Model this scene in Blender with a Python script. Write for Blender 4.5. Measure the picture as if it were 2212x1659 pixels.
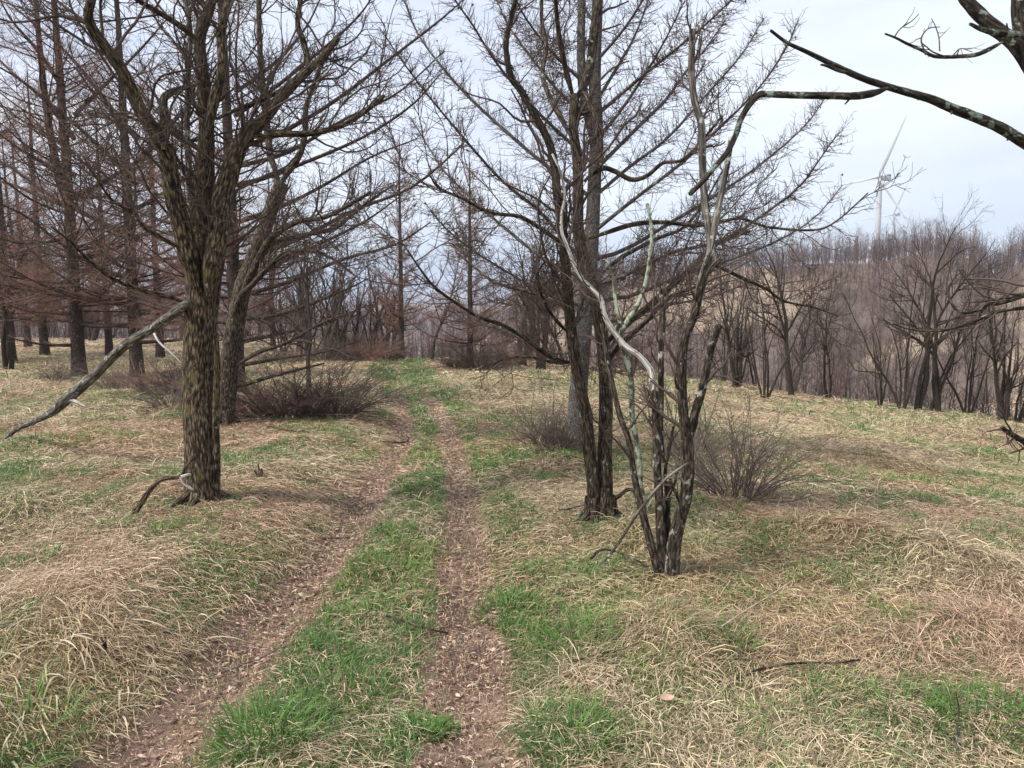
import bpy, math, time
import numpy as np

T0 = time.time()
C = bpy.context.scene
for o in list(bpy.data.objects):
    bpy.data.objects.remove(o)

# ------------------------------------------------------------------ camera
F, CX, CY, HORIZON = 1661.0, 1106.0, 829.5, 640.0     # lens and horizon read from the photograph (2212 px wide)
EYE = 1.6
PITCH = math.atan((CY - HORIZON) / F)
cam = bpy.data.cameras.new('camera')
cam.sensor_width = 36.0
cam.angle = 2 * math.atan(CX / F)
cam.clip_start, cam.clip_end = 0.05, 30000
cam_ob = bpy.data.objects.new('camera', cam)
cam_ob.location = (0, 0, EYE)
cam_ob.rotation_euler = (math.pi / 2 - PITCH, 0, 0)
C.collection.objects.link(cam_ob)
C.camera = cam_ob

# ------------------------------------------------------------------ sky, sun, exposure
SUN_EL, SUN_AZ = math.radians(50), math.radians(-115)    # azimuth from the view direction, to the left
w = bpy.data.worlds.new('World'); C.world = w; w.use_nodes = True
nt = w.node_tree; nt.nodes.clear()
def N(nt, t, **kw):
    n = nt.nodes.new(t)
    for k, v in kw.items():
        if k.startswith('i_'):
            n.inputs[k[2:].replace('_', ' ')].default_value = v
        else:
            setattr(n, k, v)
    return n
out = N(nt, 'ShaderNodeOutputWorld'); bg = N(nt, 'ShaderNodeBackground'); bg.inputs['Strength'].default_value = 0.1
sky = N(nt, 'ShaderNodeTexSky', sky_type='NISHITA'); sky.sun_disc = False
sky.sun_elevation = SUN_EL; sky.sun_rotation = SUN_AZ
tc = N(nt, 'ShaderNodeTexCoord'); mp = N(nt, 'ShaderNodeMapping'); mp.inputs['Scale'].default_value = (1.0, 1.0, 5.0)
n1 = N(nt, 'ShaderNodeTexNoise'); n1.inputs['Scale'].default_value = 2.6; n1.inputs['Detail'].default_value = 5; n1.inputs['Roughness'].default_value = 0.5
n2 = N(nt, 'ShaderNodeTexNoise'); n2.inputs['Scale'].default_value = 1.3; n2.inputs['Detail'].default_value = 4
cr = N(nt, 'ShaderNodeValToRGB')
cr.color_ramp.elements[0].position = 0.30; cr.color_ramp.elements[0].color = (5.2, 5.7, 6.9, 1)
cr.color_ramp.elements[1].position = 0.66; cr.color_ramp.elements[1].color = (7.6, 7.9, 8.4, 1)
mr = N(nt, 'ShaderNodeMapRange'); mr.inputs['From Min'].default_value = 0.35; mr.inputs['From Max'].default_value = 0.7
mr.inputs['To Min'].default_value = 0.97; mr.inputs['To Max'].default_value = 0.78
# the cloud deck thins to clear blue air in a strip above the horizon
sx = N(nt, 'ShaderNodeSeparateXYZ'); low = N(nt, 'ShaderNodeMapRange', interpolation_type='SMOOTHSTEP')
low.inputs['From Min'].default_value = -0.02; low.inputs['From Max'].default_value = 0.13
low.inputs['To Min'].default_value = 0.70; low.inputs['To Max'].default_value = 1.0
mul = N(nt, 'ShaderNodeMath', operation='MULTIPLY')
mx = N(nt, 'ShaderNodeMix', data_type='RGBA')
L = nt.links.new
L(tc.outputs['Generated'], mp.inputs['Vector']); L(mp.outputs['Vector'], n1.inputs['Vector']); L(mp.outputs['Vector'], n2.inputs['Vector'])
L(n1.outputs['Fac'], cr.inputs['Fac']); L(n2.outputs['Fac'], mr.inputs['Value'])
L(tc.outputs['Generated'], sx.inputs['Vector']); L(sx.outputs['Z'], low.inputs['Value'])
L(mr.outputs['Result'], mul.inputs[0]); L(low.outputs['Result'], mul.inputs[1])
L(mul.outputs['Value'], mx.inputs['Factor']); L(sky.outputs['Color'], mx.inputs['A']); L(cr.outputs['Color'], mx.inputs['B'])
lowb = N(nt, 'ShaderNodeMapRange', interpolation_type='SMOOTHSTEP'); lowb.inputs['From Min'].default_value = -.01; lowb.inputs['From Max'].default_value = .10
lowb.inputs['To Min'].default_value = .75; lowb.inputs['To Max'].default_value = 0
mx2 = N(nt, 'ShaderNodeMix', data_type='RGBA'); mx2.inputs['B'].default_value = (4.2, 5.5, 7.8, 1)
L(sx.outputs['Z'], lowb.inputs['Value']); L(lowb.outputs['Result'], mx2.inputs['Factor']); L(mx.outputs['Result'], mx2.inputs['A'])
L(mx2.outputs['Result'], bg.inputs['Color']); L(bg.outputs['Background'], out.inputs['Surface'])

sun = bpy.data.lights.new('sun', 'SUN'); sun.energy = 3.2; sun.angle = math.radians(12); sun.color = (1.0, 0.95, 0.88)
sun_ob = bpy.data.objects.new('sun', sun); C.collection.objects.link(sun_ob)
sdx, sdy, sdz = math.sin(SUN_AZ) * math.cos(SUN_EL), math.cos(SUN_AZ) * math.cos(SUN_EL), math.sin(SUN_EL)
import mathutils
sun_ob.rotation_euler = mathutils.Vector((sdx, sdy, sdz)).to_track_quat('Z', 'Y').to_euler()
vs = C.view_settings
vs.view_transform = 'Standard'; vs.look = 'None'; vs.exposure = 0.68; vs.gamma = 1.0; vs.use_curve_mapping = False

rng = np.random.default_rng(11)

# ------------------------------------------------------------------ small maths
_lat = {}
def vn(x, y, s, seed):
    """smooth value noise 0..1"""
    if seed not in _lat:
        _lat[seed] = np.random.default_rng(seed).random((256, 256))
    g = _lat[seed]
    X, Y = np.asarray(x) / s + 1000.37, np.asarray(y) / s + 1000.71
    xi, yi = np.floor(X).astype(int), np.floor(Y).astype(int)
    fx, fy = X - xi, Y - yi
    fx, fy = fx * fx * (3 - 2 * fx), fy * fy * (3 - 2 * fy)
    a, b = g[xi & 255, yi & 255], g[(xi + 1) & 255, yi & 255]
    c, d = g[xi & 255, (yi + 1) & 255], g[(xi + 1) & 255, (yi + 1) & 255]
    return (a * (1 - fx) + b * fx) * (1 - fy) + (c * (1 - fx) + d * fx) * fy
def sstep(a, b, x):
    t = np.clip((np.asarray(x, float) - a) / (b - a), 0, 1)
    return t * t * (3 - 2 * t)
def unit(v):
    return v / np.maximum(np.linalg.norm(v, axis=-1, keepdims=True), 1e-9)

def at(u, v, Y):
    """the point at forward distance Y seen at (u, v)"""
    a, b = (u - CX) / F, (CY - v) / F
    d = np.array([a, math.cos(PITCH) + b * math.sin(PITCH), -math.sin(PITCH) + b * math.cos(PITCH)])
    return np.array([0, 0, EYE]) + d * (Y / d[1])

# ------------------------------------------------------------------ terrain
def crest(x):
    return np.interp(x, [-60, -14, -8, -5, -3, 0, 2, 6, 10, 14, 22, 60], [70, 52, 42, 30, 26.5, 25.5, 24, 22, 20.5, 19, 15, 8])
HU = [-4000, 500, 900, 1020, 1110, 1180, 1345, 1560, 1750, 1900, 2000, 2090, 2135, 2212, 2300, 2700, 4000]
HZ = [-26, -26, -25, -14, -4, 2.0, 5.6, 7.8, 8.0, 8.6, 10.2, 9.3, 6.6, 7.4, 7.5, 8, 0]
def terrain(x, y):
    x, y = np.asarray(x, float), np.asarray(y, float)
    z = -0.03 * np.maximum(0, y - 6) * (y < 4000)
    z = np.maximum(z, -2.2)
    z = z - 0.1 * np.minimum(np.log1p(np.exp((x - 0.9) * 2.0)) / 2.0, 25) * sstep(2, 9, y)
    d = np.maximum(0, y - crest(x))
    z = z - 0.42 * d * d / (d + 5)
    r = np.hypot(x, y)
    fl = -25 + 3 * (vn(x, y, 60, 5) - .5)
    z = np.maximum(z, fl) + 0.0
    u = CX + F * x / np.maximum(y, 1e-3)
    u = np.where(y > 1, u, np.where(x > 0, 4000, -4000))
    top = np.interp(u, HU, HZ) + 2.5 * (vn(u, r, 90, 8) - .5)
    k = sstep(70, 172, r)
    hill = fl * (1 - k) + (top + 0.012 * np.clip(r - 172, 0, 800)) * k
    hill = np.where(r > 62, hill, -99)
    left = (u < 1110)
    far = np.interp(r, [0, 250, 900, 2500, 5200, 7000, 12000], [-26, -26, -22, -26, -30, 34, 34])
    far = far + sstep(3500, 6500, r) * 30 * (vn(u, r, 160, 21) - .55) + sstep(1200, 3000, r) * 14 * (vn(u, r, 300, 22) - .5)
    z = np.where(r > 250, np.maximum(np.where(left, far, hill), far), np.maximum(z, hill))
    return z

# the two wheel tracks
def ground_hit(u, v, fn=terrain):
    Y = 5.0
    lo, hi = 0.8, 90.0
    for Y in np.concatenate([np.arange(0.8, 8, .05), np.arange(8, 90, .1)]):
        p = at(u, v, Y)
        if p[2] <= fn(p[0], p[1]):
            return p
    return at(u, v, 90.0)
def track(pts):
    P = np.array([ground_hit(u, v)[:2] for u, v in pts])
    P = P[np.argsort(P[:, 1])]
    return P[:, 0], P[:, 1]
LX, LY = track([(250, 1690), (345, 1600), (455, 1490), (545, 1400), (622, 1310), (685, 1230), (745, 1160), (795, 1080), (838, 1005), (866, 950), (872, 905), (858, 865), (838, 830), (832, 805), (815, 792)])
RX, RY = track([(1005, 1690), (1010, 1560), (1005, 1450), (1002, 1350), (1004, 1250), (1006, 1160), (1002, 1100), (992, 1040), (978, 970), (962, 920), (940, 885), (912, 850), (897, 820), (893, 800), (880, 788)])
def xl(y): return np.interp(y, LY, LX)
def xr(y): return np.interp(y, RY, RX)

def masks(x, y):
    """dirt, green and dead-grass strength at a point (0..1)"""
    n = vn(x, y, .35, 31) * .6 + vn(x, y, .12, 32) * .4
    nb = vn(x, y, 1.3, 33) * .65 + vn(x, y, .45, 34) * .35
    a, b = x - xl(y), x - xr(y)
    w_ = 1 + .5 * (1 - sstep(2.3, 5.0, y))
    wl, wr = (.165 + .13 * (n - .5)) * w_, (.15 + .11 * (n - .5)) * w_
    near = 1 - sstep(12.5, 16.5, y)
    dl, dr = 1 - sstep(wl * .75, wl * 1.25, np.abs(a)), 1 - sstep(wr * .75, wr * 1.25, np.abs(b))
    dirt = np.maximum(dl, dr) * near
    mid = sstep(.08, .17, a) * sstep(.08, .17, -b)
    g_mid = mid * near * sstep(.22, .42, n * .35 + nb * .5 + .20)
    edge = np.maximum(sstep(.11, .2, b) * (1 - sstep(.36, .60, b + .35 * (nb - .5))), 0) * sstep(.22, .40, nb + .12)
    far_tracks = (1 - near) * np.maximum(1 - sstep(.22, .42, np.abs(a)), 1 - sstep(.22, .42, np.abs(b))) * (y < 27)
    farmid = (1 - near) * (a > -1.5) * (b < 2.5)
    patch = sstep(.56, .76, vn(x, y, 2.1, 35) * .5 + vn(x, y, .5, 36) * .5) * .62
    patch = np.maximum(patch, .62 * (x > xr(y)) * (1 - sstep(.9, 2.1, x - xr(y))) * sstep(.36, .58, nb))
    loose = sstep(.34, .62, vn(x, y, 1.7, 37) * .55 + vn(x, y, .38, 38) * .45) * .55
    patch = np.maximum(patch, loose)
    patch = patch * (1 - .5 * sstep(8, 16, y))
    patch = patch * (1 - .85 * farmid)
    green = np.clip(np.maximum.reduce([g_mid, edge * .95, far_tracks, patch]) * (1 - dirt * .92), 0, 1)
    return dirt, green, np.clip(1 - dirt, 0, 1)

MOUNDS = []
def mound(x, y):
    z = np.zeros(np.shape(x))
    for mx_, my_, h, sx_, sy_ in MOUNDS:
        z = z + .6 * h * np.exp(-((x - mx_) / sx_) ** 2 - ((y - my_) / sy_) ** 2)
    return z
for u_, v_, h_, s_ in [(1440, 1395, .17, .26), (1500, 1460, .12, .25), (2010, 1250, .20, .28), (2140, 1290, .17, .32), (1800, 1195, .13, .35), (1890, 1215, .12, .3), (1370, 1195, .15, .22), (80, 1400, .16, .35), (190, 1465, .12, .3), (1720, 1170, .1, .3), (50, 1140, .14, .4), (2120, 1400, .14, .3), (1960, 1420, .10, .3), (1700, 1420, .08, .3), (400, 1110, .08, .3), (330, 1130, .08, .3), (120, 990, .15, .45), (250, 1000, .12, .4), (640, 990, .1, .4), (1150, 1000, .12, .35), (1240, 1020, .12, .3), (1900, 1010, .14, .6), (2120, 1000, .16, .6), (1750, 1010, .1, .5), (1620, 1080, .1, .4), (30, 955, .14, .2)]:
    p_ = ground_hit(u_, v_); MOUNDS.append((p_[0], p_[1] + .1, h_, s_, s_ * .8))
def ground_z(x, y):
    x, y = np.asarray(x, float), np.asarray(y, float)
    z = terrain(x, y)
    near = (np.hypot(x, y) < 60)
    a, b = x - xl(y), x - xr(y)
    rut = np.maximum(np.exp(-(a / .18) ** 2), np.exp(-(b / .16) ** 2)) * (1 - sstep(13, 18, y))
    bank = .12 * sstep(.15, .75, -a) * (1 - sstep(12, 22, y)) + .05 * sstep(.15, .6, b)
    bump = .08 * (vn(x, y, 1.4, 41) - .5) + .05 * (vn(x, y, .55, 42) - .4) + .03 * (vn(x, y, .2, 43) - .5)
    wide = .12 * (vn(x, y, 2.3, 44) - .45) * sstep(8, 13, y) * (1 - .9 * np.clip(rut + np.exp(-((a - .6) / 1.2) ** 2), 0, 1))
    return z + near * (bank + bump * (1 - .8 * rut) - .05 * rut + wide + mound(x, y))

# ------------------------------------------------------------------ mesh builder
class Geo:
    def __init__(s): s.v, s.q, s.t, s.b, s.c, s.n = [], [], [], [], [], 0
    def add(s, v, quads=None, tris=None, bark=None, col=None):
        v = np.asarray(v, np.float32).reshape(-1, 3)
        if quads is not None and len(quads): s.q.append(np.asarray(quads, np.int32).reshape(-1, 4) + s.n)
        if tris is not None and len(tris): s.t.append(np.asarray(tris, np.int32).reshape(-1, 3) + s.n)
        s.v.append(v); s.n += len(v)
        s.b.append(np.zeros((len(v), 3), np.float32) if bark is None else np.asarray(bark, np.float32).reshape(-1, 3))
        s.c.append(np.ones((len(v), 3), np.float32) if col is None else np.asarray(col, np.float32).reshape(-1, 3))
    def mesh(s, name, mats, smooth=True, bark=True, col=False, origin=None):
        V = np.concatenate(s.v)
        if origin is not None: V = V - np.asarray(origin, np.float32)
        Q = np.concatenate(s.q) if s.q else np.zeros((0, 4), np.int32)
        Tr = np.concatenate(s.t) if s.t else np.zeros((0, 3), np.int32)
        m = bpy.data.meshes.new(name)
        m.vertices.add(len(V)); m.vertices.foreach_set('co', V.ravel())
        loops = np.concatenate([Q.ravel(), Tr.ravel()])
        m.loops.add(len(loops)); m.loops.foreach_set('vertex_index', loops)
        m.polygons.add(len(Q) + len(Tr))
        st = np.concatenate([np.arange(len(Q)) * 4, len(Q) * 4 + np.arange(len(Tr)) * 3]).astype(np.int32)
        m.polygons.foreach_set('loop_start', st)
        m.polygons.foreach_set('use_smooth', np.full(len(st), smooth))
        if bark:
            at_ = m.attributes.new('bark', 'FLOAT_VECTOR', 'POINT'); at_.data.foreach_set('vector', np.concatenate(s.b).ravel())
        if col:
            c = np.concatenate(s.c); c4 = np.concatenate([c, np.ones((len(c), 1), np.float32)], 1)
            at_ = m.attributes.new('tint', 'FLOAT_COLOR', 'POINT'); at_.data.foreach_set('color', c4.ravel())
        m.update(calc_edges=True)
        for x in (mats if isinstance(mats, (list, tuple)) else [mats]): m.materials.append(x)
        return m
    def build(s, name, mats, parent=None, **kw):
        o = bpy.data.objects.new(name, s.mesh(name, mats, **kw)); C.collection.objects.link(o)
        if parent is not None: o.parent = parent
        return o

def thing(name, label, cat, loc=(0, 0, 0), group=None):
    o = bpy.data.objects.new(name, None); o.empty_display_size = .2; C.collection.objects.link(o); o.location = loc
    tag(o, label, cat, group); return o
def tag(o, label=None, cat=None, group=None, kind=None):
    if label: o['label'] = label
    if cat: o['category'] = cat
    if group: o['group'] = group
    if kind: o['kind'] = kind
    return o
def dup(root, loc, rz, sc, label, group=None):
    r = root.copy(); C.collection.objects.link(r); r.location = loc; r.rotation_euler = (0, 0, rz)
    r.scale = sc if isinstance(sc, (tuple, list)) else (sc, sc, sc)
    r['label'] = label
    if group: r['group'] = group
    for ch in list(root.children):
        c = ch.copy(); C.collection.objects.link(c); c.parent = r
    return r

def tubes(geo, P, R, S, ridge=0.0, cap=False, seed=0):
    """sweep N polylines P (N,K,3) with radii R (N,K) into S-sided tubes"""
    P = np.asarray(P, float); R = np.asarray(R, float)
    if P.ndim == 2: P, R = P[None], R[None]
    n, K, _ = P.shape
    if n == 0: return
    Tn = np.empty_like(P); Tn[:, 1:-1] = P[:, 2:] - P[:, :-2]; Tn[:, 0] = P[:, 1] - P[:, 0]; Tn[:, -1] = P[:, -1] - P[:, -2]
    Tn = unit(Tn)
    t0 = Tn[:, 0]
    ref = np.where(np.abs(t0[:, 2:3]) > .8, np.array([[0., -1, 0]]), np.array([[0., 0, 1]]))
    u = unit(np.cross(t0, ref)); U = np.empty_like(P); W = np.empty_like(P)
    for k in range(K):
        u = unit(u - np.sum(u * Tn[:, k], -1, keepdims=True) * Tn[:, k]); U[:, k] = u; W[:, k] = np.cross(Tn[:, k], u)
    th = np.arange(S) * 2 * np.pi / S
    cs, sn = np.cos(th), np.sin(th)
    rad = np.repeat(R[:, :, None], S, 2)
    alen = np.concatenate([np.zeros((n, 1)), np.cumsum(np.linalg.norm(np.diff(P, axis=1), axis=-1), 1)], 1)
    if ridge > 0:
        rg = np.random.default_rng(seed + 5)
        X = (th[None, None, :] / (2 * np.pi) * 1.0 + 0 * alen[:, :, None])
        nn = 0
        for f, a in ((3, .5), (5, .4), (9, .5), (14, .45)):
            ph = rg.random(n)[:, None, None] * 6.28
            nn = nn + a * np.sin(2 * np.pi * f * X + ph + 1.7 * np.sin(alen[:, :, None] * (2.5 + f * .25) + ph * 2) )
        nn = nn + .5 * np.sin(alen[:, :, None] * 11 + 6.28 * X * 2) * .5 + rg.normal(0, .35, rad.shape)
        rad = rad * (1 + ridge * nn)
    V = P[:, :, None, :] + rad[..., None] * (U[:, :, None, :] * cs[None, None, :, None] + W[:, :, None, :] * sn[None, None, :, None])
    rb = np.maximum(R.max(1), .004)[:, None, None]
    off = rng.random((n, 1, 1)) * 20
    B = np.stack([cs[None, None, :] * rb + off + 0 * rad, sn[None, None, :] * rb + off + 0 * rad, alen[:, :, None] + off + 0 * rad], -1)
    idx = np.arange(n * K * S).reshape(n, K, S)
    a = idx[:, :-1, :]; b = np.roll(idx, -1, 2)[:, :-1, :]; c = np.roll(idx, -1, 2)[:, 1:, :]; d = idx[:, 1:, :]
    Q = np.stack([a, b, c, d], -1).reshape(-1, 4)
    v = V.reshape(-1, 3); bk = B.reshape(-1, 3)
    tr = None
    if cap:
        base = len(v)
        cv = P[:, -1] + Tn[:, -1] * R[:, -1:] * .5
        v = np.concatenate([v, cv]); bk = np.concatenate([bk, B[:, -1, 0]])
        e = idx[:, -1, :]; tr = np.stack([e, np.roll(e, -1, 1), np.repeat((base + np.arange(n))[:, None], S, 1)], -1).reshape(-1, 3)
    geo.add(v, Q, tr, bark=bk)

def spline(pts, K):
    """Catmull-Rom through pts (M,D), resampled to K by arc length"""
    p = np.asarray(pts, float)
    q = np.vstack([2 * p[0] - p[1], p, 2 * p[-1] - p[-2]])
    o = []
    for i in range(1, len(q) - 2):
        t = np.linspace(0, 1, 12, endpoint=False)[:, None]
        a, b, c, d = q[i - 1], q[i], q[i + 1], q[i + 2]
        o.append(.5 * ((2 * b) + (-a + c) * t + (2 * a - 5 * b + 4 * c - d) * t ** 2 + (-a + 3 * b - 3 * c + d) * t ** 3))
    o.append(p[-1:]); o = np.vstack(o)
    s = np.concatenate([[0], np.cumsum(np.linalg.norm(np.diff(o[:, :3], axis=0), axis=1))])
    tt = np.linspace(0, s[-1], K)
    return np.stack([np.interp(tt, s, o[:, i]) for i in range(o.shape[1])], 1)

def grow(P0, D, Ln, K, wob, up, r0, r1, rg):
    n = len(P0); P = np.empty((n, K, 3)); P[:, 0] = P0; d = unit(D); step = (Ln / (K - 1))[:, None]
    upv = np.asarray(up, float); upv = upv if upv.ndim else np.full(n, upv)
    for k in range(1, K):
        d = d + rg.normal(0, wob, (n, 3)); d[:, 2] += upv; d = unit(d)
        P[:, k] = P[:, k - 1] + d * step
    t = np.linspace(0, 1, K)[None]
    return P, r0[:, None] * (1 - t) + r1[:, None] * t

def sprout(P, R, n, trange, lens, ang, wob, up, K, rr, rmin, rg, flat=0.0, even=False, fall=.5, rtip=.45, rmax=9, zmin=None):
    """n children on the polylines P: start point, direction, length"""
    N_, Kp, _ = P.shape
    seg = np.linalg.norm(np.diff(P, axis=1), axis=-1).sum(1)
    par = rg.choice(N_, n, p=seg / seg.sum()) if not even else np.tile(np.arange(N_), n // N_ + 1)[:n]
    t = trange[0] + (trange[1] - trange[0]) * rg.random(n)
    f = t * (Kp - 1); i = np.minimum(f.astype(int), Kp - 2); fr = (f - i)[:, None]
    p0 = P[par, i] * (1 - fr) + P[par, i + 1] * fr
    tan = unit(P[par, i + 1] - P[par, i]); rl = R[par, i] * (1 - fr[:, 0]) + R[par, i + 1] * fr[:, 0]
    rv = rg.normal(0, 1, (n, 3)); rv[:, 2] *= (1 - flat)
    pr = unit(rv - np.sum(rv * tan, -1, keepdims=True) * tan)
    a = np.radians(ang[0] + (ang[1] - ang[0]) * rg.random(n))[:, None]
    D = tan * np.cos(a) + pr * np.sin(a)
    ln = (lens[0] + (lens[1] - lens[0]) * rg.random(n) ** 1.4) * (1 - fall * t)
    r0 = np.clip(rl * rr, rmin, max(rmax, rmin))
    if zmin is not None:
        k = p0[:, 2] > zmin; p0, D, ln, r0 = p0[k], D[k], ln[k], r0[k]
    return grow(p0, D, ln, K, wob, up, r0, np.maximum(r0 * rtip, rmin * .6), rg)

# ------------------------------------------------------------------ materials
def mat(name):
    m = bpy.data.materials.new(name); m.use_nodes = True; t = m.node_tree; t.nodes.clear()
    o = N(t, 'ShaderNodeOutputMaterial'); b = N(t, 'ShaderNodeBsdfPrincipled'); t.links.new(b.outputs[0], o.inputs['Surface'])
    b.inputs['Roughness'].default_value = .85; b.inputs['Specular IOR Level'].default_value = .2
    return m, t, b
def ramp(t, stops):
    r = N(t, 'ShaderNodeValToRGB'); e = r.color_ramp.elements
    while len(e) < len(stops): e.new(.5)
    for x, (p, c) in zip(e, stops): x.position = p; x.color = (*c, 1)
    return r
def noise(t, vec, scale, detail=4, rough=.55):
    n = N(t, 'ShaderNodeTexNoise'); n.inputs['Scale'].default_value = scale; n.inputs['Detail'].default_value = detail; n.inputs['Roughness'].default_value = rough
    if vec is not None: t.links.new(vec, n.inputs['Vector'])
    return n
def bark_mat(name, dark, mid, light, lichen=(.30, .34, .27), lich=.0, moss=0.0, mosscol=(.11, .10, .025), fine=1.0, stretch=.3, bump=1.0):
    m, t, b = mat(name)
    a = N(t, 'ShaderNodeAttribute', attribute_name='bark')
    mp = N(t, 'ShaderNodeMapping'); mp.inputs['Scale'].default_value = (1, 1, stretch)
    t.links.new(a.outputs['Vector'], mp.inputs['Vector'])
    n1 = noise(t, mp.outputs['Vector'], 75 * fine, 7, .72)
    vo = N(t, 'ShaderNodeTexVoronoi'); vo.feature = 'F1'; vo.inputs['Scale'].default_value = 60 * fine; t.links.new(mp.outputs['Vector'], vo.inputs['Vector'])
    add = N(t, 'ShaderNodeMath', operation='MULTIPLY_ADD'); t.links.new(vo.outputs['Distance'], add.inputs[0]); add.inputs[1].default_value = -.35; 
    t.links.new(n1.outputs['Fac'], add.inputs[2])
    r = ramp(t, [(.20, dark), (.34, mid), (.52, light)])
    t.links.new(add.outputs[0], r.inputs['Fac'])
    col = r.outputs['Color']
    n2 = noise(t, a.outputs['Vector'], 9, 4, .6)
    def over(col, src, lo, hi, c):
        k = N(t, 'ShaderNodeMapRange'); k.inputs['From Min'].default_value = lo; k.inputs['From Max'].default_value = hi
        t.links.new(src, k.inputs['Value'])
        x = N(t, 'ShaderNodeMix', data_type='RGBA'); t.links.new(k.outputs['Result'], x.inputs['Factor']); t.links.new(col, x.inputs['A']); x.inputs['B'].default_value = (*c, 1)
        return x.outputs['Result']
    if moss: col = over(col, n2.outputs['Fac'], .72 - moss, .86 - moss, mosscol)
    if lich:
        n3 = noise(t, a.outputs['Vector'], 16, 5, .65); col = over(col, n3.outputs['Fac'], .70 - lich, .76 - lich, lichen)
    bm = N(t, 'ShaderNodeBump'); bm.inputs['Strength'].default_value = bump; bm.inputs['Distance'].default_value = .015
    t.links.new(add.outputs[0], bm.inputs['Height']); t.links.new(bm.outputs['Normal'], b.inputs['Normal']); t.links.new(col, b.inputs['Base Color'])
    return m
def twig_mat(name, c0, c1):
    m, t, b = mat(name)
    a = N(t, 'ShaderNodeAttribute', attribute_name='bark'); n = noise(t, a.outputs['Vector'], 3, 2)
    r = ramp(t, [(.3, c0), (.7, c1)]); t.links.new(n.outputs['Fac'], r.inputs['Fac']); t.links.new(r.outputs['Color'], b.inputs['Base Color'])
    return m
M_bark = bark_mat('rough_bark', (.012, .009, .006), (.075, .053, .033), (.27, .21, .135), lich=.05, moss=.14)
M_bark_dark = bark_mat('dark_bark', (.016, .012, .009), (.065, .048, .034), (.18, .14, .10), lich=.08, moss=.10)
M_bark_larch = bark_mat('larch_bark', (.022, .016, .013), (.07, .052, .042), (.14, .11, .092), lich=.07, fine=1.2, stretch=.5)
M_bark_grey = bark_mat('grey_larch_bark', (.05, .044, .04), (.13, .115, .105), (.24, .22, .205), lich=.10, fine=1.2, stretch=.6)
M_bark_pale = bark_mat('pale_dead_wood', (.16, .145, .125), (.50, .47, .42), (.76, .73, .67), lich=.0, stretch=.12)
M_bark_lich = bark_mat('lichen_bark', (.05, .045, .03), (.12, .12, .08), (.25, .27, .2), lich=.22, lichen=(.36, .42, .31))
M_bark_log = bark_mat('weathered_wood', (.03, .026, .022), (.12, .105, .09), (.34, .32, .28), lich=.12, lichen=(.42, .42, .36), stretch=.1)
M_twig = twig_mat('twig_brown', (.06, .043, .036), (.12, .088, .073))
M_twig_red = twig_mat('twig_reddish', (.17, .098, .076), (.31, .18, .14))
M_twig_grey = twig_mat('twig_grey', (.10, .08, .068), (.185, .15, .13))
M_straw = bark_mat('straw_stalk', (.30, .24, .16), (.52, .43, .30), (.66, .56, .40), lich=0)
M_cone = twig_mat('cone_brown', (.03, .02, .015), (.06, .04, .03))
M_wood2 = bark_mat('far_bark', (.018, .014, .011), (.05, .038, .030), (.12, .095, .075), lich=.05)

def grass_mat(name, trans=.25):
    m, t, b = mat(name)
    a = N(t, 'ShaderNodeAttribute', attribute_name='tint')
    tr = N(t, 'ShaderNodeBsdfTranslucent'); mx = N(t, 'ShaderNodeMixShader'); mx.inputs['Fac'].default_value = trans
    o = [n for n in t.nodes if n.type == 'OUTPUT_MATERIAL'][0]
    b.inputs['Roughness'].default_value = .6; b.inputs['Specular IOR Level'].default_value = .25
    t.links.new(a.outputs['Color'], b.inputs['Base Color']); t.links.new(a.outputs['Color'], tr.inputs['Color'])
    t.links.new(b.outputs[0], mx.inputs[1]); t.links.new(tr.outputs[0], mx.inputs[2]); t.links.new(mx.outputs[0], o.inputs['Surface'])
    return m
M_grass = grass_mat('grass_blade'); M_litter = grass_mat('dry_leaf', .1)

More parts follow.
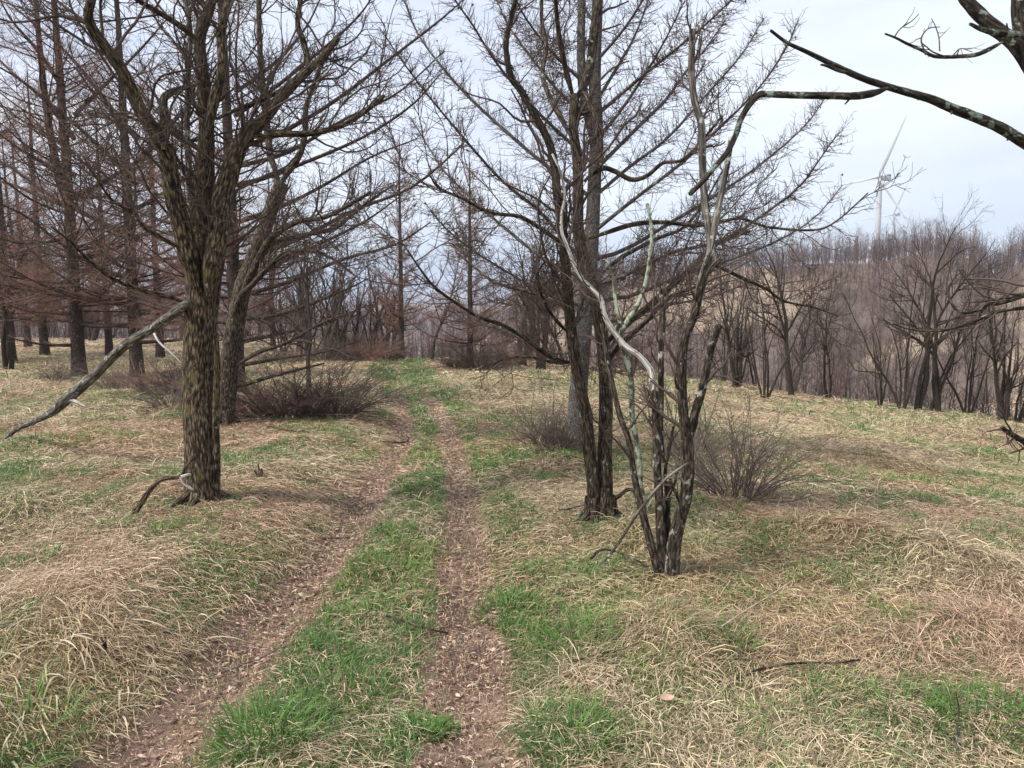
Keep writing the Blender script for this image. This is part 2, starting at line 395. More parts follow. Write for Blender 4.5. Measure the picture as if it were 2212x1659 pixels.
# ------------------------------------------------------------------ ground
def build_ground():
    fine = np.radians(np.arange(-46, 46.01, .25)); coarse = np.radians(np.arange(46, 314, 4))[1:]
    az = np.concatenate([fine, coarse]); nA = len(az)
    rr = np.concatenate([[.1], np.exp(np.linspace(math.log(.5), math.log(12000), 560))]); nR = len(rr)
    A, Rr = np.meshgrid(az, rr)
    x, y = np.sin(A) * Rr, np.cos(A) * Rr
    z = ground_z(x, y)
    dirt, green, dead = masks(x, y)
    r = Rr
    nb = vn(x, y, 1.0, 61) * .5 + vn(x, y, .3, 62) * .5
    straw = np.array([.20, .148, .10]) * (.6 + .8 * nb)[..., None]  # ground under the straw darkened, shade between the blades put into its colour
    sn = vn(x, y, .11, 66) * .5 + vn(x, y, .35, 67) * .5
    soil = np.array([.175, .115, .088]) * (.35 + 1.3 * sn)[..., None]
    gr = np.array([.07, .10, .03]) * (.6 + .8 * nb)[..., None]
    c = straw * (1 - green[..., None]) + gr * green[..., None]
    c = c * (1 - dirt[..., None]) + soil * dirt[..., None]
    # beyond the field: leaf-strewn slope, wooded hills
    k = sstep(1.5, 5, y - crest(x))[..., None] * (r > 10)[..., None]
    hn = (vn(x, y, 9, 63) * .5 + vn(x, y, 26, 64) * .5)
    slope = np.array([.15, .113, .096]) * (1 - sstep(.5, .66, hn))[..., None] + np.array([.32, .25, .185]) * sstep(.54, .70, hn)[..., None]
    c = c * (1 - k) + slope * k
    fw = sstep(200, 500, r)[..., None]
    fwc = np.array([.13, .095, .085]) + np.array([.08, .065, .045]) * sstep(.45, .6, vn(x, y, 220, 65))[..., None]
    c = c * (1 - fw) + fwc * fw
    idx = np.arange(nA * nR).reshape(nR, nA)
    a = idx[:-1]; b = np.roll(idx, -1, 1)[:-1]; cc = np.roll(idx, -1, 1)[1:]; d = idx[1:]
    g = Geo(); g.add(np.stack([x, y, z], -1).reshape(-1, 3), np.stack([a, d, cc, b], -1).reshape(-1, 4), col=c.reshape(-1, 3))
    m, t, bs = mat('field_ground')
    at_ = N(t, 'ShaderNodeAttribute', attribute_name='tint'); tc = N(t, 'ShaderNodeTexCoord')
    n = noise(t, tc.outputs['Object'], 38, 6, .7); n.inputs['Scale'].default_value = 38
    mr = N(t, 'ShaderNodeMapRange'); mr.inputs['From Min'].default_value = .25; mr.inputs['From Max'].default_value = .75; mr.inputs['To Min'].default_value = .45; mr.inputs['To Max'].default_value = 1.55
    t.links.new(n.outputs['Fac'], mr.inputs['Value'])
    mm = N(t, 'ShaderNodeVectorMath', operation='SCALE'); t.links.new(at_.outputs['Color'], mm.inputs[0]); t.links.new(mr.outputs['Result'], mm.inputs['Scale'])
    t.links.new(mm.outputs[0], bs.inputs['Base Color'])
    bp = N(t, 'ShaderNodeBump'); bp.inputs['Strength'].default_value = .6; bp.inputs['Distance'].default_value = .02
    t.links.new(n.outputs['Fac'], bp.inputs['Height']); t.links.new(bp.outputs['Normal'], bs.inputs['Normal'])
    o = g.build('ground', m, col=True, bark=False)
    tag(o, 'open field of matted straw grass with a two-rut dirt track, falling to a valley and wooded hills', None, None, 'structure')
build_ground()

# ------------------------------------------------------------------ grass
STRAW = np.array([[.66, .545, .39], [.57, .45, .325], [.62, .485, .37], [.45, .35, .255], [.74, .64, .48], [.34, .255, .18], [.55, .48, .35], [.25, .175, .125]])
GREEN = np.array([[.10, .20, .042], [.135, .235, .062], [.075, .16, .04], [.17, .26, .085], [.115, .19, .07]])
def scatter(y0, y1, rho, rg, half=.76, pad=1.0):
    area = half * (y1 ** 2 - y0 ** 2) + 2 * pad * (y1 - y0)
    n = int(area * rho)
    y = np.sqrt(y0 ** 2 + (y1 ** 2 - y0 ** 2) * rg.random(n)); x = (rg.random(n) * 2 - 1) * (half * y + pad)
    return x, y
def blades(geo, x, y, Ln, wd, head, e0, e1, K, col, rg, zoff=0.0, curl=.4, follow=True):
    n = len(x)
    if n == 0: return
    z0 = ground_z(x, y) + zoff
    P = np.empty((n, K, 3)); P[:, 0] = np.stack([x, y, z0 - .004], -1)
    cu = rg.normal(0, curl, n); step = Ln / (K - 1)
    for k in range(1, K):
        s = (k - .5) / (K - 1)
        e = e0 + (e1 - e0) * s; h = head + cu * s
        P[:, k] = P[:, k - 1] + np.stack([np.cos(e) * np.sin(h), np.cos(e) * np.cos(h), np.sin(e)], -1) * step[:, None]
    if follow:
        gz = ground_z(P[:, 1:, 0], P[:, 1:, 1]) + .004 + .03 * rg.random((n, 1))
        P[:, 1:, 2] = np.maximum(P[:, 1:, 2], gz)
    roll = rg.normal(0, .5, n)
    side = np.stack([np.cos(head) * np.cos(roll), -np.sin(head) * np.cos(roll), np.sin(roll)], -1)
    wk = np.array([.75, 1, .9, .65, .4])[:K - 1] if K > 3 else np.array([1, .8])
    hw = wd[:, None] * .5 * wk[None]
    A = P[:, :-1] - side[:, None] * hw[..., None]; B = P[:, :-1] + side[:, None] * hw[..., None]
    V = np.concatenate([np.stack([A, B], 2).reshape(n, -1, 3), P[:, -1:]], 1)
    m = V.shape[1]; base = (np.arange(n) * m)[:, None]
    qs = np.concatenate([base + np.array([[2 * k, 2 * k + 1, 2 * k + 3, 2 * k + 2]]) for k in range(K - 2)], 1)
    tr = base + np.array([[2 * (K - 2), 2 * (K - 2) + 1, 2 * (K - 1)]])
    geo.add(V, qs, tr, col=np.repeat(col[:, None], m, 1))
def straw_col(x, y, n, rg):
    w_ = vn(x, y, .8, 71) * .6 + vn(x, y, 2.6, 72) * .4
    base = STRAW[rg.integers(0, len(STRAW), n)]
    pink = np.array([1.0, .86, .84]); pale = np.array([1.06, 1.04, .98]); grn = np.array([.86, .98, .74])
    k = sstep(.35, .65, w_)[:, None]; g = (sstep(.45, .7, vn(x, y, 1.9, 73))[:, None]) * (1 - .7 * sstep(8, 14, y)[:, None]) * .65
    c = base * (pink * (1 - k) + pale * k)
    c = c * (1 - g) + c * grn * g
    return c * np.array([.98, 1.0, .97]) * (.5 + .85 * rg.random((n, 1)))
def build_grass():
    rg = np.random.default_rng(3)
    g = Geo()
    for y0, y1, rho, K, w0, l0, l1 in ((1.2, 3.6, 15000, 4, .0026, .03, .13), (3.6, 6, 11000, 4, .0034, .035, .145), (6, 10, 4800, 4, .005, .05, .18), (10, 17, 1500, 3, .0085, .1, .28), (17, 30, 460, 3, .014, .12, .32), (30, 55, 80, 3, .03, .2, .4)):
        x, y = scatter(y0, y1, rho, rg)
        d, gr, dead = masks(x, y)
        p = dead ** 3 * (1 - .62 * gr) * (.45 + .75 * vn(x, y, .4, 75)) + .22 * d
        keep = (rg.random(len(x)) < p) & (y < crest(x) + 3)
        x, y, d, gr = x[keep], y[keep], d[keep], gr[keep]; n = len(x)
        head = 6.28 * 1.6 * (vn(x, y, 1.1, 76)) + rg.normal(0, .9, n) + np.where(rg.random(n) < .4, 6.28 * rg.random(n), 0)
        # straw on the bank hangs towards the track
        a = x - xl(y); bank = (a > -1.1) & (a < -.1); head = np.where(bank & (rg.random(n) < .5), math.radians(115) + rg.normal(0, .35, n), head)
        b = x - xr(y); bank2 = (b > .15) & (b < .7); head = np.where(bank2 & (rg.random(n) < .4), math.radians(-115) + rg.normal(0, .5, n), head)
        ln = l0 + (l1 - l0) * rg.random(n) ** 1.6; ln = ln * np.where(rg.random(n) < .05, 1.8, 1.0)
        ln = np.where(d > .4, ln * .45, ln)
        e0 = np.clip(rg.normal(.18, .26, n), -.05, 1.1); e0 = np.where(d > .4, .03, e0)
        e1 = e0 - .35 - .9 * rg.random(n)
        lift = .035 * rg.random(n) ** 2 * (d < .4)
        blades(g, x, y, ln, w0 * (.55 + .9 * rg.random(n)), head, e0, e1, K, straw_col(x, y, n, rg), rg, zoff=lift, curl=.6)
    # arching tussocks
    tx, ty = scatter(1.4, 16, 1.3, rg)
    d, gr, dead = masks(tx, ty); k = (d < .1) & (vn(tx, ty, 1.2, 77) > .46) & (gr < .75); tx, ty = tx[k], ty[k]
    sp = [(1440, 1400, 1.5), (1480, 1450, 1.1), (2010, 1250, 1.6), (2140, 1290, 1.3), (1800, 1190, 1.2), (1860, 1200, 1.2), (1380, 1200, 1.2), (80, 1420, 1.5), (180, 1470, 1.4), (1730, 1180, 1.0), (1400, 1150, 1.0), (60, 1150, 1.2), (1970, 1430, 1.1), (1620, 1440, 1.0), (2150, 1370, 1.3), (2080, 1380, 1.1), (1250, 1480, 1.0), (1180, 1560, .9), (760, 1480, .5), (1385, 1150, 1.4), (1350, 1170, 1.2), (1415, 1262, .8), (1485, 1258, .9), (1330, 1140, .9), (395, 1092, .9), (480, 1085, .8), (1700, 1010, 1.4), (1850, 1040, 1.4), (2000, 1080, 1.3), (2100, 1010, 1.5), (1950, 960, 1.5)]
    H = np.array([np.append(ground_hit(u, v)[:2], s) for u, v, s in sp])
    size = np.concatenate([.45 + .55 * rg.random(len(tx)), H[:, 2]]); tx = np.concatenate([tx, H[:, 0]]); ty = np.concatenate([ty, H[:, 1]])
    lean = 6.28 * 1.6 * vn(tx, ty, 1.1, 76)
    for t0, t1, nb, K, wd in ((0, 4.2, 230, 5, .0032), (4.2, 8, 150, 5, .005), (8, 17, 70, 4, .009)):
        s = (ty >= t0) & (ty < t1); nn = s.sum()
        X = np.repeat(tx[s], nb); Y = np.repeat(ty[s], nb); S = np.repeat(size[s], nb); Ld = np.repeat(lean[s], nb); n = len(X)
        ph = rg.random(n) * 6.28; rad = .11 * S * np.sqrt(rg.random(n))
        head = np.where(rg.random(n) < .5, ph, Ld + rg.normal(0, .6, n))
        e0 = np.clip(rg.normal(.85, .3, n), .1, 1.4); e1 = e0 - 1.5 - 1.0 * rg.random(n)
        blades(g, X + np.sin(ph) * rad, Y + np.cos(ph) * rad, S * (.08 + .14 * rg.random(n)), wd * (.6 + .8 * rg.random(n)), head, e0, e1, K, straw_col(X, Y, n, rg) * .92, rg, curl=.5)
    n = 420; cx_ = ground_hit(150, 1480); X = cx_[0] + rg.normal(0, .4, n); Y = cx_[1] + rg.normal(0, .5, n); k = masks(X, Y)[0] < .3; X, Y = X[k], Y[k]; n = len(X)
    blades(g, X, Y, .10 + .17 * rg.random(n), .004 + .004 * rg.random(n), math.radians(140) + rg.normal(0, .6, n), np.clip(rg.normal(.75, .25, n), .1, 1.3), rg.normal(-.8, .3, n), 5, np.array([.68, .58, .40]) * (.5 + .5 * rg.random((n, 1))), rg, curl=.3)
    o = g.build('dry_grass', M_grass, col=True, bark=False, smooth=False)
    tag(o, 'matted straw coloured dead grass with tussocks covering the field', 'grass', None, 'stuff')
    print('dry grass verts', g.n)
    g = Geo()
    for y0, y1, rho, K, w0, hs in ((1.2, 3.6, 8500, 4, .0028, .62), (3.6, 7, 6200, 4, .0040, .68), (7, 13, 2500, 3, .0075, .85), (13, 28, 700, 3, .014, 1.1)):
        x, y = scatter(y0, y1, rho, rg)
        d, gr, dead = masks(x, y)
        cl = vn(x, y, .16, 81) * .55 + vn(x, y, .45, 82) * .45
        mid = (x > xl(y)) & (x < xr(y) + .7)
        p = 1.25 * gr * sstep(.20, .58, cl + .12 * mid) + .07 * (1 - d)
        keep = (rg.random(len(x)) < p) & (y < crest(x) + 1)
        x, y, cl = x[keep], y[keep], cl[keep]; n = len(x)
        ln = (.055 + .10 * rg.random(n) ** 1.7) * (.65 + .7 * sstep(.4, .75, cl)) * hs
        e0 = np.clip(rg.normal(1.05, .3, n), .25, 1.5); e1 = e0 - .5 - .8 * rg.random(n)
        c = GREEN[rg.integers(0, len(GREEN), n)] * (.65 + .7 * rg.random((n, 1)))
        yel = (vn(x, y, .7, 84) * .6 + rg.random(n) * .4 > .68)[:, None]
        c = np.where(yel, c * np.array([1.6, 1.2, 1.1]), c); c = c * np.array([.98, 1.02, 1.05])
        blades(g, x, y, ln, w0 * (.6 + .8 * rg.random(n)), rg.random(n) * 6.28, e0, e1, K, c, rg, follow=False)
    # a few lush tufts
    for u, v, s, k in ((590, 1605, 1.5, 420), (640, 1575, 1.0, 200), (540, 1630, .9, 150), (760, 1500, 1.2, 250), (1780, 1265, 1.1, 200), (2180, 1190, 1.3, 160), (700, 1430, 1.2, 250), (1250, 1420, 1.3, 300), (1100, 1330, 1.2, 300), (905, 1580, .6, 350), (940, 1560, .6, 250), (1960, 1560, 1.2, 250), (2120, 1590, 1.4, 300), (1560, 1430, 1.1, 220), (40, 1630, 1.6, 260), (1230, 1620, 1.3, 300), (340, 1210, 1.0, 180), (250, 1190, 1.0, 150), (860, 1160, 1.0, 250), (820, 1240, 1.2, 260), (1660, 980, 1.0, 100)):
        p = ground_hit(u, v); ph = rg.random(k) * 6.28; rad = .13 * s * np.sqrt(rg.random(k)); n = k
        e0 = np.clip(rg.normal(1.1, .3, n), .3, 1.5); e1 = e0 - .4 - .9 * rg.random(n)
        c = GREEN[rg.integers(0, 3, n)] * (.7 + .6 * rg.random((n, 1)))
        blades(g, p[0] + np.sin(ph) * rad, p[1] + np.cos(ph) * rad, (.05 + .08 * rg.random(n)) * s, .0036 * (.7 + .8 * rg.random(n)), ph + rg.normal(0, .7, n), e0, e1, 4, c, rg, follow=False)
    o = g.build('green_grass', M_grass, col=True, bark=False, smooth=False)
    tag(o, 'short fresh green grass along and between the wheel ruts and in patches of the field', 'grass', None, 'stuff')
    print('green verts', g.n)
    # broken leaves, chips and clods in the ruts
    g = Geo()
    LC = np.array([[.32, .195, .15], [.38, .24, .19], [.26, .15, .115], [.46, .33, .26], [.16, .095, .07], [.50, .38, .28], [.22, .125, .095], [.20, .12, .09], [.55, .43, .30], [.48, .36, .25]])
    for y0, y1, rho, sz in ((1.2, 4, 4600, .008), (4, 8, 2400, .011), (8, 17, 700, .019)):
        x, y = scatter(y0, y1, rho, rg, half=.45, pad=.8)
        d, gr, dead = masks(x, y); keep = rg.random(len(x)) < d * .95 + .015; x, y = x[keep], y[keep]; n = len(x)
        b = x - xr(y); blk = (np.abs(b) < .13) & (vn(x, y, .13, 91) > .58) & (y < 6.5) & (rg.random(n) < .6)
        c = LC[rg.integers(0, len(LC), n)] * (.7 + .6 * rg.random((n, 1))); c = np.where(blk[:, None], np.array([.07, .06, .055]) * (.5 + rg.random((n, 1))), c)
        ph = rg.random(n) * 6.28; asp = np.where(rg.random(n) < .25, .3 + .5 * rg.random(n), .06 + .12 * rg.random(n)); s = sz * (.6 + 1.7 * rg.random(n) ** 2); asp = np.where(blk, .5, asp); s = np.where(blk, sz * (.4 + .8 * rg.random(n)), s)
        e = np.stack([np.cos(ph), np.sin(ph), rg.normal(0, .25, n)], -1); f = np.stack([-np.sin(ph), np.cos(ph), rg.normal(0, .35, n)], -1)
        p = np.stack([x, y, ground_z(x, y) + .006 + .012 * rg.random(n)], -1)
        q = np.stack([p - e * s[:, None], p - f * (s * asp)[:, None], p + e * s[:, None], p + f * (s * asp)[:, None], p + np.array([0, 0, 1]) * (s * .35)[:, None]], 1)
        base = (np.arange(n) * 5)[:, None]
        tr = np.concatenate([base + np.array([[i, (i + 1) % 4, 4]]) for i in range(4)], 1)
        g.add(q, None, tr, col=np.repeat(c[:, None], 5, 1))
    o = g.build('leaf_litter', M_litter, col=True, bark=False, smooth=False)
    tag(o, 'brown leaf crumbs, chips and dark clods lying in the wheel ruts', 'leaf litter', None, 'stuff')
build_grass()
print('grass done', time.time() - T0)

# ------------------------------------------------------------------ traced trees
def limb(pts, Y, r0, r1, dy=0.0, K=26, bend=None):
    """a limb traced at distance Y (metres), radii in picture px, leaving the tree's plane by dy"""
    n = len(pts); s = np.linspace(0, 1, n)
    q = np.array([np.append(at(u, v, Y + dy * t ** 1.3), (r0 + (r1 - r0) * t) * (Y + dy * t) / F) for (u, v), t in zip(pts, s)])
    q = spline(q, K)
    return q[:, :3], np.maximum(q[:, 3], .0015)
def jit(P, R, rg, a):
    J = rg.normal(0, 1, P.shape) * R[:, None] * a; J[0] = 0
    return P + J

def traced_tree(name, label, cat, base, parts, crown_name='crown', twigs=None, tw_mat=None, group=None):
    """parts: list of (part name, material, sides, ridge, [limbs]); twigs: function(P, R) -> Geo"""
    root = thing(name, label, cat, base, group)
    allP, allR = [], []
    for pn, m, S, ridge, limbs in parts:
        g = Geo()
        for i, (P, R) in enumerate(limbs):
            if pn in ('limb', 'dead_stem'): R = R * np.minimum(1, .4 + .15 * np.arange(len(R)))
            tubes(g, P, R, S, ridge, cap=True, seed=i)
            k = np.linspace(0, len(P) - 1, 14).round().astype(int)
            if R[-1] < .06 and P[-1, 2] > .3: allP.append(P[k]); allR.append(R[k])
            if pn == 'limb': g.build(pn, m, root, origin=base); g = Geo()
        if g.n: g.build(pn, m, root, origin=base)
    if twigs:
        g = twigs(np.array(allP), np.array(allR)); g.build(crown_name, tw_mat or M_twig, root, origin=base)
    return root

def twigger(n1, l1, n2, l2, n3, l3, rmin, seed, up=.05, trange=(.3, 1.0), zmin=1.0):
    def f(P, R):
        rg = np.random.default_rng(seed); g = Geo()
        P1, R1 = sprout(P, R, n1, trange, l1, (25, 65), .17, up, 10, .4, rmin * 2, rg, fall=.4, rmax=.011, zmin=zmin)
        tubes(g, P1, R1, 5)
        P2, R2 = sprout(np.concatenate([P[:, ::1][:, np.linspace(4, 13, 10).round().astype(int)], P1]), np.concatenate([R[:, np.linspace(4, 13, 10).round().astype(int)], R1]), n2, (.15, 1), l2, (30, 65), .18, up * .8, 7, .5, rmin * 1.2, rg, rmax=.004, zmin=zmin)
        tubes(g, P2, R2, 4)
        P3, R3 = sprout(P2, R2, n3, (.1, 1), l3, (25, 70), .2, up * .6, 4, .6, rmin, rg, rmax=.0025)
        tubes(g, P3, R3, 3)
        return g
    return f
rgT = np.random.default_rng(5)

def flare(c, r, n, rg, h=.28):
    o = []
    for k in range(n):
        a = 6.28 * (k + .6 * rg.random()) / n; hh = h * (.6 + .7 * rg.random()); L_ = r * (1.5 + 1.0 * rg.random())
        ca, sa = math.sin(a), math.cos(a)
        p = np.array([[c[0] + ca * r * .35, c[1] + sa * r * .35, c[2] + hh], [c[0] + ca * r * .75, c[1] + sa * r * .75, c[2] + hh * .4], [c[0] + ca * L_, c[1] + sa * L_, c[2] + .0], [c[0] + ca * L_ * 1.6, c[1] + sa * L_ * 1.6, c[2] - .06]])
        q = spline(p, 16); o.append((q, np.linspace(r * .5, r * .12, 16)))
    return o
def base_of(u, v):
    return ground_hit(u, v, ground_z)

# --- big rough-barked tree left of the track
bA = base_of(437, 1086); YA = bA[1]
tA = [limb([(437, 1100), (437, 1020), (432, 900), (430, 800), (433, 700), (436, 620), (437, 553), (434, 490), (438, 410), (446, 300), (443, 233), (436, 150), (431, 83), (447, 33), (460, -20), (468, -160)], YA, 37, 8, .5, 60)]
tA[0][1][:] = np.interp(np.linspace(0, 1, 60), [0, .04, .1, .42, .5, .62, .75, 1], [43, 37, 35, 34, 27, 17, 13.5, 8]) * YA / F
tA2 = [limb([(425, 620), (402, 530), (393, 490), (377, 433), (363, 350), (353, 317), (333, 283), (300, 233), (267, 160), (233, 110), (202, 67), (190, 33), (203, -20), (230, -140)], YA, 22, 7, -.5, 46),
       limb([(354, 325), (357, 283), (353, 217), (372, 198), (384, 193), (416, 183)], YA - .2, 11, 4, .4, 24),
       limb([(452, 640), (470, 500), (480, 430), (510, 333), (533, 293), (567, 260), (610, 207), (653, 163), (697, 123), (730, 83)], YA, 24, 5, .6, 46),
       limb([(659, 158), (667, 140), (653, 83), (643, 50), (652, -20), (668, -150)], YA + .5, 8, 4, .2, 24),
       limb([(447, 300), (463, 213), (480, 150), (478, 70), (495, -10), (508, -150)], YA + .1, 12, 7, .3, 26),
       limb([(425, 85), (395, 60), (345, 28), (290, -5), (230, -60)], YA + .3, 7.5, 4, -.6, 24),
       limb([(463, 258), (520, 233), (573, 213), (630, 180), (655, 163)], YA + .1, 5, 3, .6, 22),
       limb([(547, 297), (600, 290), (670, 288), (737, 272), (790, 240), (829, 207)], YA + .1, 7.5, 4, .5, 24),
       limb([(460, 700), (470, 600), (468, 550), (470, 470), (480, 415)], YA + .12, 9, 7, .1, 24),
       limb([(405, 655), (360, 640), (300, 625), (240, 600), (190, 560), (150, 520), (110, 490)], YA, 6, 1.6, -1.2, 26),
       limb([(410, 545), (360, 520), (310, 490), (290, 460), (240, 430), (180, 340)], YA, 6.5, 1.6, -.8, 26),
       limb([(400, 440), (340, 420), (290, 380), (250, 340), (200, 330)], YA, 4.5, 1.3, .8, 24)]
tA3 = [limb([(418, 560), (412, 470), (410, 400), (404, 283), (405, 200), (411, 67), (400, 0), (396, -100)], YA + .25, 8, 4, .5, 30)]
tA4 = [limb([(466, 720), (469, 800), (466, 900), (468, 1000), (466, 1090)], YA - .02, 6, 9, 0, 28)]
root = traced_tree('bare_tree', 'stout rough-barked bare tree with a mossy forked trunk left of the dirt track', 'tree', bA,
    [('trunk', M_bark, 36, .034, tA + tA4 + flare(bA, .105, 7, rgT, .2)), ('limb', M_bark, 16, .04, tA2), ('dead_stem', M_bark_log, 9, .04, tA3)],
    twigs=twigger(190, (.4, 1.4), 1500, (.14, .5), 5200, (.05, .2), .0021, 21, zmin=1.7), tw_mat=M_twig)

# --- dark leaning tree behind it
bB = base_of(487, 918); YB = bB[1]
tB = [limb([(486, 930), (489, 860), (498, 760), (512, 680), (525, 620), (547, 560), (570, 500), (590, 440), (607, 395)], YB, 22, 13, .3, 44)]
tB2 = [limb([(604, 400), (592, 360), (583, 333), (580, 300), (573, 233), (563, 133), (560, 0), (575, -140)], YB + .3, 9, 4.5, .4, 30),
       limb([(607, 398), (617, 380), (647, 333), (660, 283), (661, 233), (690, 150), (720, 90)], YB + .3, 9.5, 3, .2, 28),
       limb([(515, 660), (540, 600), (567, 545), (590, 510), (640, 480), (700, 470), (760, 440), (800, 415)], YB, 10, 3, -1.0, 30),
       limb([(560, 545), (600, 522), (640, 510), (700, 500), (737, 483), (790, 440), (850, 400)], YB, 7, 2, .8, 28),
       limb([(500, 690), (520, 640), (540, 620), (600, 560), (660, 540), (720, 560), (760, 590)], YB, 8, 2, -.8, 28),
       limb([(510, 790), (560, 760), (620, 740), (690, 700), (740, 680)], YB, 6, 1.5, -.7, 26),
       limb([(500, 840), (580, 815), (640, 800), (700, 785)], YB, 5, 2, .4, 22)]
traced_tree('bare_tree', 'dark slanting bare tree close behind the stout rough-barked tree, limbs reaching over the bush', 'tree', bB,
    [('trunk', M_bark_dark, 24, .06, tB + flare(bB, .11, 6, rgT)), ('limb', M_bark_dark, 12, .06, tB2)],
    twigs=twigger(120, (.5, 1.2), 900, (.16, .5), 3000, (.06, .24), .0022, 22), tw_mat=M_twig)

# --- dark twin-trunk tree right of the track
bD = base_of(1296, 1130); YD = bD[1]
tD = [limb([(1308, 1150), (1307, 1060), (1307, 990), (1308, 930), (1309, 860), (1302, 740), (1285, 640), (1263, 570), (1250, 500), (1249, 400), (1246, 333), (1238, 267), (1242, 205)], YD, 17, 9, .2, 56),
      limb([(1285, 1142), (1282, 1048), (1273, 975), (1266, 901), (1250, 820), (1236, 740), (1228, 650), (1220, 553), (1216, 500), (1205, 430), (1197, 350), (1183, 300), (1153, 245), (1122, 190), (1103, 165), (1093, 90), (1113, 0), (1122, -120)], YD, 15, 4.5, -.4, 60)]
for T_ in tD: T_[1][:4] *= np.array([1.35, 1.22, 1.12, 1.05])
tD2 = [limb([(1240, 215), (1225, 160), (1212, 100), (1203, 33), (1196, -60)], YD + .2, 6.5, 4, -.3, 24),
       limb([(1242, 215), (1262, 185), (1275, 140), (1283, 70), (1292, 0), (1296, -140)], YD + .2, 10.5, 9, .2, 26),
       limb([(1245, 210), (1262, 200), (1275, 228), (1293, 275), (1297, 320), (1297, 365)], YD + .2, 5, 6.5, -.25, 24),
       limb([(1262, 392), (1280, 375), (1304, 363), (1330, 371), (1364, 388), (1397, 380), (1430, 353), (1454, 350), (1480, 342), (1520, 300), (1560, 250)], YD + .15, 6.5, 2.5, -.6, 40),
       limb([(1222, 535), (1203, 518), (1160, 488), (1120, 467), (1063, 460), (1000, 430), (947, 405), (930, 380)], YD - .1, 6, 1.8, -.6, 34),
       limb([(1235, 300), (1215, 260), (1190, 215), (1172, 160), (1180, 100), (1170, 40), (1172, -50)], YD + .1, 6.5, 3.5, .5, 28),
       limb([(1231, 782), (1200, 775), (1170, 758), (1137, 733), (1087, 703), (1037, 686), (987, 656), (937, 618), (900, 570), (880, 540)], YD, 6.2, 1.8, -.7, 36),
       limb([(1226, 665), (1190, 648), (1154, 633), (1070, 610), (1020, 573), (985, 545)], YD, 6, 1.6, .5, 30),
       limb([(1230, 785), (1190, 782), (1137, 770), (1087, 777), (1040, 795)], YD, 4, 1.3, -.3, 24),
       limb([(1228, 720), (1200, 690), (1180, 660), (1160, 600), (1180, 560)], YD, 5, 1.5, -.3, 24),
       limb([(1305, 745), (1353, 700), (1403, 660), (1474, 597), (1510, 560), (1560, 520), (1620, 500)], YD + .1, 9.5, 2.5, .5, 34),
       limb([(1308, 790), (1340, 745), (1390, 700), (1450, 640), (1500, 620), (1560, 560)], YD + .1, 7, 2, -.5, 30),
       limb([(1510, 562), (1542, 572), (1602, 600), (1658, 626), (1692, 650), (1760, 665), (1810, 682)], YD + .55, 4.5, 1.5, .3, 28),
       limb([(1260, 520), (1297, 507), (1370, 484), (1437, 480), (1500, 487), (1552, 480), (1602, 472), (1658, 490), (1758, 497), (1808, 477), (1875, 417)], YD + .1, 6, 1.4, .4, 42),
       limb([(1300, 590), (1347, 553), (1420, 515), (1474, 493), (1520, 440), (1560, 370)], YD + .1, 5.5, 1.6, .7, 30),
       limb([(1318, 1085), (1340, 1070), (1355, 1058), (1370, 1062), (1378, 1090)], YD, 5, 3, -.1, 20)]
traced_tree('bare_tree', 'dark twin-trunked bare tree with crooked limbs beside the grey larch, right of the track', 'tree', bD,
    [('trunk', M_bark_dark, 26, .06, tD + flare(bD + np.array([.05, 0, 0]), .075, 5, rgT, .2) + flare(bD - np.array([.05, 0, 0]), .07, 5, rgT, .2)), ('limb', M_bark_dark, 12, .06, tD2)],
    twigs=twigger(130, (.4, 1.1), 1300, (.12, .42), 4200, (.05, .18), .0019, 23), tw_mat=M_twig)

# --- front clump of thin stems
bE = base_of(1440, 1252); YE = bE[1]
E_dark = [limb([(1428, 1262), (1422, 1235), (1399, 1151), (1381, 1078), (1369, 1019), (1357, 946), (1340, 902), (1319, 813), (1311, 770), (1300, 700)], YE, 9.5, 4, .2, 40),
          limb([(1450, 1268), (1452, 1240), (1458, 1166), (1480, 1078), (1487, 1004), (1484, 946), (1476, 895), (1472, 813), (1477, 740), (1500, 680), (1518, 603), (1533, 553)], YE, 17, 6.5, -.1, 50),
          limb([(1487, 945), (1495, 925), (1505, 880), (1517, 843), (1530, 780), (1540, 740), (1553, 703)], YE - .02, 10, 7.5, -.2, 28),
          limb([(1440, 1262), (1441, 1180), (1440, 1100), (1443, 1042)], YE + .05, 11, 7, .05, 24),
          limb([(1441, 1080), (1437, 1019), (1448, 960), (1455, 922)], YE + .05, 4, 3, .1, 20),
          limb([(1430, 1000), (1426, 930), (1428, 850), (1428, 760), (1432, 690), (1428, 620)], YE + .1, 7.5, 5, .2, 28),
          limb([(1440, 1080), (1455, 1050), (1462, 1022), (1468, 1005)], YE, 3, 2.2, -.1, 16),
          limb([(1474, 1120), (1470, 1090), (1455, 1055), (1448, 1035)], YE - .05, 4.5, 3, -.1, 18)]
E_dead = [limb([(1500, 680), (1517, 605), (1533, 555), (1536, 530), (1530, 480), (1522, 433), (1517, 330), (1515, 267), (1500, 215), (1494, 150), (1496, 65)], YE - .08, 9.5, 6.5, .3, 44),
          limb([(1535, 545), (1548, 470), (1560, 410), (1572, 350), (1580, 298)], YE - .1, 7, 6, .1, 26)]
E_pale = [limb([(1425, 1010), (1420, 950), (1416, 900), (1412, 840), (1410, 813), (1403, 795), (1380, 768), (1347, 743), (1310, 690), (1300, 650), (1287, 632), (1260, 605), (1240, 570), (1225, 530), (1213, 500), (1214, 460), (1220, 417), (1210, 370), (1193, 333)], YE + .02, 8, 2.2, .5, 60)]
E_pale[0][1][:14] = np.linspace(4.5, 7.8, 14) * YE / F
